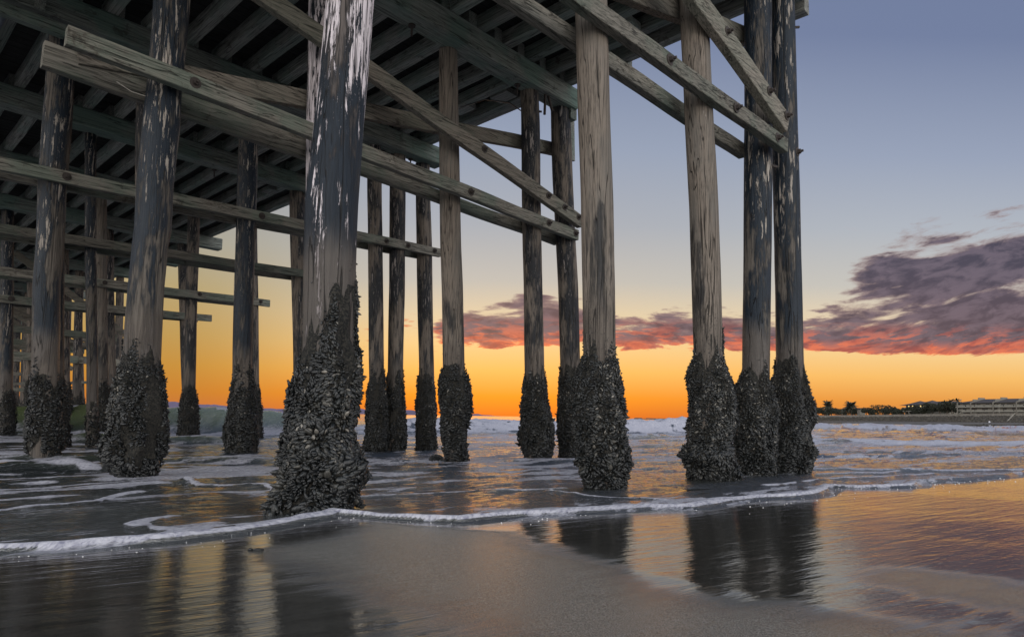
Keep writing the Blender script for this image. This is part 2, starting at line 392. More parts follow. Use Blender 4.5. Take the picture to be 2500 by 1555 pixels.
# ------------------------------------------------------------------ sand: one sheet to the horizon
def polar(a0, a1, na, radii):
    az = np.radians(np.linspace(a0, a1, na)); A, R = np.meshgrid(az, radii)
    x = R*np.sin(A); y = R*np.cos(A)
    i = np.arange(len(radii)-1)[:, None]*na + np.arange(na-1)[None, :]
    f = np.stack([i, i+1, i+na+1, i+na], -1).reshape(-1, 4)
    return x.ravel(), y.ravel(), f[:, ::-1]
m, g = mat('wet_sand'); M_SAND = m
tc = g.n('ShaderNodeTexCoord'); P = tc.outputs['Object']
wet = g.attr('wet')
grain = g.noise(P, 210., 4, .8); med = g.noise(P, 45., 5, .65)
RZ = -math.atan2(Td[1], Td[0])
PR = g.mapping(P, rot=(0, 0, RZ + .25))
str_ = g.noise(g.mapping(PR, (1.2, 9., 1)), 1., 5, .65, .4)
rip = g.noise(g.mapping(PR, (14, 42., 1)), 1., 4, .6, .5)
rip2 = g.noise(g.mapping(PR, (2.2, 13., 1)), 1., 3, .5, .3)
wv = g.m('ADD', wet, g.m('MULTIPLY', g.m('SUBTRACT', str_, .5), .5))
wm = g.ss(wv, .18, .85)
c = g.mix(g.ss(grain, .40, .60), (.060, .058, .051), (.27, .265, .24))
c = g.mix(g.ss(med, .35, .65, 0, .35), c, (.14, .12, .10))
c = g.mix(wm, c, (.020, .019, .017))
rough = g.ss(wm, 0, .8, .25, .02, 'LINEAR')
hh = g.m('ADD', g.m('MULTIPLY', grain, g.ss(wm, 0, .9, .0042, .00006)), g.m('MULTIPLY', med, g.ss(wm, 0, .9, .0030, .0002)))
hh = g.m('ADD', hh, g.m('ADD', g.m('MULTIPLY', rip, g.ss(wm, 0, 1, .0022, .0010)), g.m('MULTIPLY', rip2, g.ss(wm, 0, 1, .006, .0035))))
nb = g.n('ShaderNodeBump'); nb.inputs['Distance'].default_value = 1.; nb.inputs['Strength'].default_value = 1.; g.put(nb.inputs['Height'], hh)
g.out(g.bsdf(c, rough, nb.outputs[0], ior=g.ss(wm, 0, 1, 1.75, 3.0, 'LINEAR'), spec=.5))
R = np.concatenate([np.geomspace(.25, 40, 520), np.geomspace(42, 9000, 60)])
x, y, f = polar(-100, 100, 620, R)
L, T = toLT(x, y); S = shoreS(x, y)
z = zsand(S, T) + .006*fbm(L*.8, T*.35, 3, 5)*sstep(-S, .0, 1.)
# the film of water left by the last wave covers the right and thins to a narrow strip on the left
Tb = np.interp(L, [-6, .36, .84, 1.36, 1.77, 2.2, 2.62, 3.1, 4], [2.9, 2.65, 2.52, 2.41, 2.62, 2.75, 2.95, 3.25, 3.6])
wet_a = sstep(T - Tb + .18*fbm(L*1.1, T*.8, 3, 77), -.75, .42)
wet_a = np.maximum(wet_a, sstep(S + .1*fbm(T*1.5, L, 2, 78), -1.05, -.05))
wet_a = np.maximum(wet_a, (.72*sstep(2.0 - T + .3*fbm(L*.7, T*.9, 3, 79), 0, .7)))
wet_a = wet_a - .62*np.exp(-((T - 3.25)/.42)**2)*sstep(1.15 - L, 0, .5) - .28*np.exp(-((L-1.45-.15*(T-3))/.10)**2)*np.exp(-((T-3.4)/.7)**2)
wet_a = np.clip(wet_a, 0, 1) * (S > -40)
sand = mesh_obj('sand_beach', np.stack([x, y, z], 1), f, M_SAND, smooth=True, attrs={'wet': wet_a})
tag(sand, 'wet grey sand in the foreground that mirrors the sunset towards the waterline', 'sand', kind='structure')
x, y, f = polar(100, 260, 60, np.geomspace(.25, 9000, 60))
L, T = toLT(x, y); S = shoreS(x, y)
sand2 = mesh_obj('sand_ground', np.stack([x, y, zsand(S, T) + (S < -5)*.3*0], 1), f, M_SAND, smooth=True, attrs={'wet': np.zeros(len(x))})
tag(sand2, 'plain stretch of beach sand running back from the waterline', 'sand', kind='structure')

# ------------------------------------------------------------------ sea: one sheet to the horizon with rollers, chop and foam
R = np.concatenate([np.geomspace(1.8, 9, 620), np.geomspace(9.03, 62, 430), np.geomspace(63, 14000, 150)])
azs = np.concatenate([np.linspace(-95, -43, 110)[:-1], np.linspace(-43, 43, 1350), np.linspace(43, 95, 110)[1:]])
A, RR = np.meshgrid(np.radians(azs), R)
na = len(azs)
x = (RR*np.sin(A)).ravel(); y = (RR*np.cos(A)).ravel()
i = np.arange(len(R)-1)[:, None]*na + np.arange(na-1)[None, :]
f = np.stack([i, i+na, i+na+1, i+1], -1).reshape(-1, 4)
L, T = toLT(x, y)
wob = .05*fbm(T*2.2, L*0+3, 3, 11)
S = shoreS(x, y) + wob*sstep(T, -5, 0)
rr = np.hypot(x, y)
z = zwater(S)
depthf = sstep(S, .05, 1.2)
fade = 1/(1 + (rr/900.)**2)
# chop: crests run along the shore
cs = np.cos(.12); sn = np.sin(.12)
Lr = L*cs + T*sn; Tr = T*cs - L*sn
wx = .25*fbm(L*.9, T*.5, 2, 31)
n1 = fbm(Lr*2.6 + wx, Tr*.9, 4, 1)
n2 = fbm(Lr*7.0, Tr*2.6 + wx, 3, 2)
n3 = fbm(Lr*.75, Tr*.22, 3, 3)
n4 = fbm(Lr*.16, Tr*.05, 3, 4)
def ridged(n): return 1 - np.abs(n)*2.6
calm = .55 + .45*sstep(S, 1.5, 5)
z += depthf*calm*(.036*n1 + .022*n2*np.clip(14/rr, .15, 1)) + .09*n3*sstep(S, 2.2, 9) - depthf*calm*.030*np.abs(fbm(Lr*1.7+wx*2, Tr*.6, 3, 71))
z += (.05 + .16*sstep(rr, 18, 70))*np.clip(ridged(fbm(Lr*.42, Tr*.10, 3, 9)) - .42, 0, 1)*sstep(S, 5, 16)*fade
z += .22*n4*sstep(S, 20, 60)*fade
foam = np.zeros_like(x); green = np.zeros_like(x)
# the advancing foam edges: a rolled white lip
def lip(S, w, h, off=0.):
    q = (S - off)/w
    return h*np.where(q < 0, np.exp(-(q*1.7)**2), np.exp(-(q*.75)**2))
lw = .045 + .15*np.clip(fbm(T*1.1, T*0+1, 3, 21)+.25, 0, 1)
lp = lip(S, lw, 1, .04)
z += .045*lp*(.85 + .35*fbm(T*2.5, L*3, 3, 23))
lp = lp*(1 - .6*sstep(T, 7.6, 8.8))
foam = np.maximum(foam, sstep(lp, .25, .6))
# thin glaze of spent foam just behind and before the lip
foam = np.maximum(foam, .68*sstep(fbm(L*8, T*3.2, 5, 24)+.28*np.exp(-((S-.2)/.3)**2), .08, .34)*np.exp(-((S-.3)/.6)**2))
def polydist(pts, L, T):
    d = np.full(L.shape, 1e9)
    for (a, b), (c_, e) in zip(pts[:-1], pts[1:]):
        vx, vy = c_-a, e-b; t = np.clip(((L-a)*vx + (T-b)*vy)/(vx*vx+vy*vy), 0, 1)
        d = np.minimum(d, np.hypot(L-a-t*vx, T-b-t*vy))
    return d
near = rr < 30
def foamline(pts, w, h, amt=1.):
    d = polydist(pts, L[near] + .09*fbm(L[near]*1.6, T[near]*1.6, 3, 41), T[near])
    e = np.exp(-(d/w)**2)
    z[near] += h*e
    foam[near] = np.maximum(foam[near], amt*sstep(e*(1+.9*fbm(L[near]*5, T[near]*5, 3, 42)), .30, .75))
foamline([(5.78, .73), (5.88, .96), (6.08, 1.58), (6.31, 1.81), (6.46, 2.08)], .05, .02)
foamline([(4.85, 1.75), (4.74, 1.59), (4.58, 1.45), (4.33, 1.48), (4.14, 1.56)], .07, .012, .7)
foamline([(4.16, 4.99), (3.7, 4.99), (3.03, 5.21)], .035, .012, .8)
foamline([(3.61, 10.81), (2.77, 11.2), (2.3, 11.5), (1.57, 12.3), (1.0, 13.6)], .09, .03)
foamline([(12.18, 1.95), (10.9, 2.34), (9.86, 2.57)], .16, .05, .75)
foamline([(7.47, 2.81), (6.8, 2.75), (6.51, 3.22), (5.6, 3.1)], .06, .03, .6)
foamline([(2.9, 7.2), (2.75, 8.3), (2.4, 9.6), (2.0, 10.9)], .06, .02, .9)
foamline([(4.9, 3.3), (4.75, 4.3), (4.2, 5.3)], .05, .015, .55)
foamline([(3.1, 9.6), (2.6, 10.6), (2.3, 12.4)], .07, .02, .7)
foamline([(6.2, 13.5), (4.6, 15.), (3.5, 17.), (2.5, 20)], .07, .05, .15)
# breaking rollers (fronts as world polylines x -> y)
def roller(xs, ys, h, wf, wb, ends, fo, gr, seed, lowf=.0):
    m_ = (x > xs[0]-8) & (x < xs[-1]+8) & (rr < 200) & (rr > 8)
    xx, yy = x[m_], y[m_]
    yf = np.interp(xx, xs, ys) + (.9*fbm(xx*.12, xx*0, 3, seed) + .25*fbm(xx*.9, xx*0, 3, seed+1))*min(1, wb/2)
    e = sstep(xx, xs[0]-ends, xs[0]+ends) * (1 - sstep(xx, xs[-1]-ends, xs[-1]+ends))
    d = yy - yf
    hh = h*e*(.86 + .38*fbm(xx*.35, xx*0+2, 3, seed+2))
    prof = np.where(d < 0, np.exp(-(d/wf)**2), np.exp(-(d/wb)**2))
    rough = fbm(xx*1.6, yy*2.2, 4, seed+3)
    bil = (.5 - np.abs(fbm(xx*1.1, yy*1.4, 3, seed+6)))
    zz = hh*prof*(1 + fo*(.16*rough + .10*bil*2 - .1))
    z[m_] += zz
    fm = fo*sstep(prof*e, .10 + lowf, .32 + lowf)*sstep(rough, -.55, -.05)
    crest = np.exp(-((d - .05*wf)/(.62*wf))**2)*e*sstep(fbm(xx*1.7, yy*2.2, 3, seed+4), -.40, .05)
    apron = .75*fo*e*sstep(-d, 0, .4)*np.exp(-((-d - .5*wf)/(wf*2.0))**2)*sstep(rough, -.05, .3)
    foam[m_] = np.maximum(foam[m_], np.maximum(fm, np.maximum(crest*(.95 if gr else .6), apron)))
    green[m_] = np.maximum(green[m_], gr*prof*e)
roller([-60, -18.5, -12.5, -8.6], [21, 26.6, 27.6, 28.6], 1.12, 1.15, 1.8, 1.8, 0., 1., 50)
roller([-6.9, -2, 4, 11, 17], [31., 36.4, 38.4, 40, 41], .98, 1.3, 2.2, 2.2, 1., 0., 60)
roller([29, 36, 46, 60], [76, 79, 79, 77], .72, 1.7, 3., 5, 1., 0., 70)
roller([9, 14, 22, 40], [25.0, 26., 26.0, 25], .20, .55, 1.1, 3, 1., 0., 80)
roller([7, 12, 18, 30], [17.0, 16.6, 15.8, 15], .07, .25, .6, 3, .0, 0., 90)
roller([3, 9, 15], [28.5, 29.4, 30], .22, .8, 1.1, 3, 0., .15, 94)
roller([4.5, 8, 10.5], [20, 20.2, 20.6], .14, .5, .8, 1.5, .0, .1, 96)
roller([-12.5, -9.5, -7.6], [18.2, 18.4, 18.8], .35, .5, .7, 1.2, .5, .6, 98)
roller([-3.5, -1, 2], [11.2, 11.5, 11.6], .06, .25, .5, 1., .0, 0., 102)
roller([-9.5, -7, -4], [10.6, 11, 11.2], .12, .3, .45, 1.0, .35, .2, 104)
roller([-7, -5, -2.5], [8.6, 8.8, 9.1], .06, .2, .35, 1.0, .25, .1, 106)
roller([60, 90, 150], [130, 135, 120], .7, 2.5, 5, 12, .8, 0., 108)
# scattered spent foam further out and around the pilings
sc = fbm(Lr*1.4, Tr*.4, 5, 55)
foam = np.maximum(foam, .62*sstep(sc + .10*sstep(rr, 14, 30), .20, .42)*sstep(S, 1.0, 5)*np.clip(45/rr, .25, 1))
streak = fbm(Lr*5.5 + wx, Tr*1.05, 5, 61)
foam = np.maximum(foam, .60*sstep(streak + .22*fbm(L*.5, T*.4, 2, 62), .06, .30)*sstep(S, .5, 3)*np.clip(30/rr, .3, 1))
foam = np.maximum(foam, .46*sstep(fbm(Lr*.9, Tr*.16, 4, 63), -.06, .2)*sstep(rr, 9, 20))
foam = foam*(1 - .75*np.clip(green*1.6, 0, 1)*(foam < .75)); far_right = sstep(T, 60, 130)*sstep(-S, -60, -5)
foam = np.maximum(foam, far_right*.75*sstep(fbm(L*.25, T*.08, 4, 57), -.25, .1))
green = np.maximum(green, 0)
z = np.where(S < -.15, -.5, z)
shallow = 1 - sstep(S, .3, 6)
keep = S > -.2
kf = keep[f].any(axis=1)
f = f[kf]
used = np.zeros(len(x), bool); used[f.ravel()] = True
remap = np.cumsum(used) - 1
m, g = mat('sea_water'); M_SEA = m
tc = g.n('ShaderNodeTexCoord'); P = tc.outputs['Object']
fo = g.attr('foam'); gr = g.attr('green'); sh = g.attr('shallow')
PR = g.mapping(P, rot=(0, 0, RZ))
f1 = g.noise(g.mapping(PR, (5, 16, 1)), 1., 6, .68, .6)
f2 = g.noise(g.mapping(PR, (22, 48, 1)), 1., 4, .65, .4)
fm = g.m('ADD', fo, g.m('MULTIPLY', g.m('SUBTRACT', g.m('ADD', g.m('MULTIPLY', f1, .65), g.m('MULTIPLY', f2, .35)), .5), .9))
fm = g.m('MULTIPLY', g.ss(fm, .27, .70), g.ss(fo, .02, .2))
w1 = g.noise(g.mapping(PR, (3.5, 15, 1)), 1., 4, .6, .5)
w2 = g.noise(g.mapping(PR, (16, 60, 1)), 1., 4, .7, .3)
hh = g.m('ADD', g.m('MULTIPLY', w1, .030), g.m('MULTIPLY', w2, .025))
nb = g.n('ShaderNodeBump'); nb.inputs['Distance'].default_value = 1.; g.put(nb.inputs['Height'], hh)
base = g.mix(gr, (.016, .021, .023), (.10, .13, .05))
base = g.mix(g.m('MULTIPLY', sh, .6), base, (.035, .034, .028))
wat = g.bsdf(base, .05, nb.outputs[0], ior=2.5, spec=.5)
fb = g.bump(g.m('ADD', g.m('MULTIPLY', f2, .6), f1), .03, .7)
fcol = g.mix(g.ss(f2, .3, .6), (.20, .20, .26), (.46, .455, .50))
fsh = g.bsdf(fcol, .75, fb, spec=.3)
mx = g.n('ShaderNodeMixShader'); g.put(mx.inputs[0], fm); g.t.links.new(wat, mx.inputs[1]); g.t.links.new(fsh, mx.inputs[2])
g.out(mx.outputs[0])
V = np.stack([x, y, z], 1)[used]
sea = mesh_obj('sea_water', V, remap[f], M_SEA, smooth=True, attrs={'foam': foam[used], 'green': green[used], 'shallow': shallow[used]})
tag(sea, 'dark rippled sea with white breakers and a foamy edge reflecting the orange sky', 'sea', kind='structure')
def zsea(S_): return float(zwater(S_))
# ------------------------------------------------------------------ the pier
# name of wood, bent line L, trunk [(T, z, radius)...] from the waterline up, shells [(T, z, radius)...]
PILES = [
    ('P1',4.35,[(2.601,0.074,0.193),(2.615,1.288,0.191),(2.608,1.756,0.191),(2.604,2.391,0.198),(2.639,3.072,0.187),(2.692,4.085,0.185)],[(2.495,0.084,0.285),(2.54,0.212,0.289),(2.607,0.312,0.312),(2.608,0.432,0.331),(2.583,0.629,0.267),(2.612,0.796,0.272),(2.611,0.948,0.274),(2.615,1.133,0.255),(2.605,1.433,0.238),(2.62,1.569,0.208),(2.608,1.756,0.193)]),
    ('P2',4.0,[(5.682,0.087,0.167),(5.618,1.53,0.169),(5.598,2.184,0.17),(5.56,3.064,0.172),(5.5,3.913,0.173),(5.426,5.299,0.177)],[(5.719,0.072,0.21),(5.703,0.2,0.236),(5.71,0.327,0.288),(5.66,0.584,0.268),(5.646,0.871,0.284),(5.599,1.183,0.249),(5.619,1.422,0.194),(5.621,1.661,0.171)]),
    ('P3',3.75,[(7.656,0.072,0.178),(7.596,1.688,0.177),(7.558,2.462,0.18),(7.505,3.504,0.177),(7.405,4.498,0.176),(7.277,6.115,0.177)],[(7.717,0.068,0.319),(7.648,0.238,0.325),(7.541,0.357,0.332),(7.632,0.516,0.264),(7.719,0.718,0.3),(7.677,1.127,0.293),(7.611,1.432,0.243),(7.592,1.611,0.197),(7.591,1.843,0.18)]),
    ('P4',3.65,[(8.725,0.078,0.177),(8.828,1.79,0.181),(8.887,2.659,0.183),(8.959,3.85,0.188),(9.016,5.027,0.189),(9.073,6.97,0.193)],[(8.779,0.075,0.227),(8.73,0.39,0.274),(8.769,0.721,0.281),(8.818,0.944,0.277),(8.8,1.223,0.278),(8.799,1.392,0.253),(8.819,1.563,0.186)]),
    ('P5',3.55,[(9.823,0.057,0.191),(9.796,1.869,0.192),(9.81,2.792,0.19),(9.799,4.041,0.188),(9.76,5.254,0.19),(9.757,7.268,0.183)],[(9.791,0.058,0.256),(9.864,0.364,0.304),(9.787,0.604,0.27),(9.903,0.783,0.324),(9.847,0.963,0.311),(9.724,1.26,0.27),(9.737,1.682,0.244),(9.801,1.809,0.194)]),
    ('P24',8.5,[(4.986,0.057,0.165),(4.909,2.035,0.167),(4.81,5.08,0.17),(4.759,6.968,0.172)],[(4.999,0.056,0.2),(4.973,0.849,0.228),(4.94,1.203,0.172)]),
    ('P8',8.5,[(7.695,0.046,0.189),(7.58,1.897,0.19),(7.514,3.049,0.187),(7.462,3.771,0.184),(7.403,4.865,0.179),(7.344,5.969,0.174),(7.275,7.482,0.157)],[(7.705,0.046,0.185),(7.649,0.295,0.221),(7.618,0.543,0.245),(7.671,0.827,0.293),(7.641,1.183,0.293),(7.576,1.574,0.239),(7.587,1.826,0.19)]),
    ('P6',8.4,[(9.7,-0.021,0.192),(9.607,2.141,0.194),(9.545,3.357,0.188),(9.498,4.172,0.191),(9.447,5.409,0.192),(9.402,6.66,0.189),(9.35,7.365,0.181)],[(9.755,-0.039,0.253),(9.744,0.216,0.337),(9.724,0.616,0.354),(9.681,0.936,0.305),(9.619,1.576,0.225),(9.62,1.818,0.197)]),
    ('P7',8.4,[(10.87,0.022,0.213),(10.741,2.24,0.206),(10.667,3.534,0.207),(10.537,4.825,0.207),(10.461,5.69,0.212),(10.399,6.562,0.212),(10.346,7.305,0.199)],[(10.856,0.022,0.264),(10.858,0.361,0.329),(10.836,0.957,0.304),(10.742,1.724,0.253),(10.753,1.897,0.202)]),
    ('P14',8.5,[(2.663,0.023,0.193),(2.628,1.782,0.198),(2.624,2.277,0.191),(2.634,2.78,0.191),(2.654,2.987,0.199),(2.654,3.548,0.202),(2.689,4.336,0.205),(2.696,4.786,0.193),(2.709,5.19,0.197),(2.718,5.946,0.203)],[(2.633,0.024,0.226),(2.608,0.23,0.307),(2.619,0.373,0.34),(2.65,0.564,0.305),(2.631,0.806,0.31),(2.633,1.048,0.274),(2.628,1.364,0.236),(2.638,1.684,0.196)]),
    ('P15',13,[(2.641,0.037,0.192),(2.57,1.799,0.194),(2.517,2.823,0.195),(2.519,3.519,0.199),(2.511,3.832,0.201),(2.493,4.497,0.204),(2.495,4.924,0.208),(2.489,5.581,0.209),(2.477,6.723,0.196)],[(2.667,0.036,0.199),(2.649,0.177,0.256),(2.644,0.446,0.27),(2.637,0.783,0.247),(2.605,1.324,0.224),(2.583,1.595,0.19)]),
    ('P12',13,[(5.949,-0.061,0.186),(5.872,2.088,0.185),(5.838,3.347,0.186),(5.815,4.539,0.185),(5.797,5.485,0.195),(5.772,6.57,0.191)],[(5.941,-0.061,0.305),(5.932,0.185,0.326),(5.915,0.514,0.335),(5.94,0.844,0.261),(5.907,1.423,0.216),(5.894,1.755,0.187)]),
    ('P14b',13,[(4.166,-0.004,0.171),(3.914,4.963,0.182),(3.831,6.781,0.183)],[(4.159,-0.004,0.215),(4.14,0.439,0.238),(4.089,1.331,0.194)]),
    ('P9',13,[(9.259,-0.098,0.176),(9.125,2.373,0.177),(9.048,3.854,0.173),(8.978,5.147,0.173),(8.908,6.45,0.174),(8.845,7.559,0.164)],[(9.195,-0.096,0.287),(9.204,0.417,0.283),(9.159,1.098,0.259),(9.149,1.636,0.22),(9.151,1.882,0.182)]),
    ('P10',13,[(9.739,-0.111,0.19),(9.698,2.423,0.187),(9.671,3.952,0.193),(9.64,5.084,0.194),(9.602,6.435,0.2),(9.569,7.642,0.185)],[(9.764,-0.112,0.24),(9.776,0.215,0.28),(9.729,1.114,0.251),(9.69,1.664,0.216),(9.717,1.918,0.196)]),
    ('P11',13,[(10.82,-0.111,0.194),(10.648,2.506,0.192),(10.552,4.091,0.196),(10.501,5.157,0.201),(10.415,6.439,0.191),(10.346,7.622,0.181)],[(10.753,-0.109,0.261),(10.731,0.306,0.277),(10.703,0.931,0.283),(10.662,1.716,0.231),(10.673,1.98,0.194)]),
    ('P23',17.5,[(9.814,-0.12,0.221),(9.671,2.086,0.222),(9.506,4.489,0.223),(9.41,5.695,0.223),(9.309,7.276,0.218),(9.266,7.636,0.218)],[(9.801,-0.12,0.298),(9.727,0.891,0.299),(9.67,1.845,0.239)]),
    ('P16',17.5,[(3.777,0.003,0.17),(3.635,2.16,0.171),(3.506,4.483,0.167),(3.356,7.025,0.168)],[(3.8,0.002,0.248),(3.744,0.781,0.258),(3.662,1.606,0.203)]),
    ('P19b',17.5,[(4.488,0.13,0.124),(4.345,2.222,0.119),(4.186,4.427,0.12),(4.057,6.563,0.121)],[(4.488,0.13,0.133),(4.428,0.983,0.124)]),
    ('P19',22,[(5.877,0.051,0.187),(5.761,1.64,0.185),(5.692,2.607,0.191),(5.551,4.427,0.197),(5.482,5.403,0.201),(5.434,6.2,0.198),(5.361,7.243,0.205)],[(5.867,0.051,0.314),(5.833,0.796,0.326),(5.796,1.4,0.278),(5.757,1.701,0.194)]),
    ('P17',22,[(8.304,0.079,0.185),(8.263,1.502,0.185),(8.222,2.829,0.179),(8.139,5.514,0.181),(8.089,7.146,0.182),(8.086,7.558,0.182)],[(8.308,0.118,0.336),(8.287,0.842,0.317),(8.286,1.436,0.272),(8.255,1.766,0.192)]),
    ('P13',22,[(10.44,-0.065,0.226),(10.269,3.008,0.228),(10.131,5.15,0.229),(10.0,7.162,0.229)],[(10.491,-0.065,0.305),(10.428,0.881,0.305),(10.334,1.871,0.234)]),
    ('P20',26.5,[(4.312,0.017,0.193),(4.173,2.742,0.184),(4.059,4.755,0.178),(3.974,6.241,0.175),(3.889,7.735,0.169)],[(4.36,0.017,0.273),(4.278,1.277,0.247),(4.251,1.543,0.193)]),
    ('P19c',26.5,[(7.309,0.143,0.198),(7.17,2.265,0.199),(6.942,5.21,0.199),(6.832,6.841,0.2)],[(7.309,0.143,0.264),(7.276,0.8,0.272),(7.205,1.678,0.206)]),
    ('P18',26.5,[(10.021,0.137,0.191),(9.901,1.484,0.191),(9.729,3.229,0.191),(9.461,6.579,0.192),(9.402,7.218,0.192)],[(10.021,0.137,0.207),(9.897,1.563,0.191)]),
    ('Pq',31,[(6.972,0.198,0.173),(6.691,4.06,0.173),(6.51,6.543,0.182)],[(6.979,0.198,0.238),(6.896,1.428,0.231),(6.858,1.92,0.173)]),
    ('P21',40,[(9.684,0.39,0.162),(9.616,1.205,0.162),(9.216,5.943,0.162),(9.086,7.456,0.162)],[(9.693,0.39,0.205),(9.661,0.776,0.216),(9.603,1.42,0.172)]),
    ('P22',35.5,[(6.595,0.379,0.155),(6.444,3.477,0.146),(6.331,5.495,0.147)],[(6.578,0.415,0.182),(6.511,1.468,0.182),(6.48,2.196,0.164)]),
]
WOOD = {'P1': M_PEEL, 'P2': M_BARE, 'P3': M_BARE, 'P4': M_TAR, 'P5': M_TAR, 'P14': M_TAR, 'P15': M_TAR, 'P12': M_TAR, 'P24': M_PEEL, 'P8': M_BARE, 'P6': M_MIX, 'P7': M_MIX, 'P19': M_BARE, 'P19b': M_TAR, 'P16': M_TAR, 'P20': M_TAR}
PLAB = {'P1': 'thick leaning pile with white peeling coating and the tallest crust of mussels', 'P2': 'bare grey-brown pile with a long split down its front',
        'P3': 'bare brown pile crossed by two braces', 'P4': 'smooth dark tarred pile, left one of the touching pair', 'P5': 'dark pile with pale flakes at the open right corner of the pier',
        'P14': 'black tarred pile with curled pale flakes', 'P15': 'bluish black tarred pile under the end of a doubled timber', 'P18': 'slim pile leaning to the left'}
ZCAP = 7.26
pier = empty('timber_pier', LT(8, 5, 0))
tag(pier, 'old timber pier on mussel covered piles running out to sea over the beach', 'pier')

def interp_axis(A, zz):
    zs = [a[1] for a in A]
    T = np.interp(zz, zs, [a[0] for a in A]); r = np.interp(zz, zs, [a[2] for a in A])
    s0 = (A[1][0]-A[0][0])/(A[1][1]-A[0][1]); s1 = (A[-1][0]-A[-2][0])/(A[-1][1]-A[-2][1])
    s1 = max(-.09, min(.09, s1)); s0 = max(-.06, min(.06, s0))
    T = np.where(zz < zs[0], A[0][0] + s0*(zz-zs[0]), np.where(zz > zs[-1], A[-1][0] + s1*(zz-zs[-1]), T))
    return T, r

SH_HI = None
def shell_template(nr, seg):
    # elongated mussel valve pair: pointed at one end, rounded at the other; axis +x, width y, thickness z
    ts = np.linspace(0, 1, nr+2)[1:-1]; vs = [(-.5, 0, 0)]
    for t in ts:
        w = .27*math.sin(math.pi*min(1, t**.72))**.75 * (1 if t < .6 else 1.02); th = w*.62
        for k in range(seg):
            a = 2*math.pi*k/seg; vs.append((t-.5 + .05*math.sin(a)*(t), w*math.cos(a), th*math.sin(a)))
    vs.append((.5, 0, 0)); fs = []
    for k in range(seg): fs.append((0, 1+(k+1) % seg, 1+k))
    for r_ in range(nr-1):
        b = 1+r_*seg
        for k in range(seg):
            k2 = (k+1) % seg; fs += [(b+k, b+k2, b+seg+k2), (b+k, b+seg+k2, b+seg+k)]
    b = 1+(nr-1)*seg; e = len(vs)-1
    for k in range(seg): fs.append((b+k, b+(k+1) % seg, e))
    return np.array(vs), np.array(fs)
TPL = {2: shell_template(4, 6), 1: shell_template(3, 5), 0: shell_template(2, 4)}

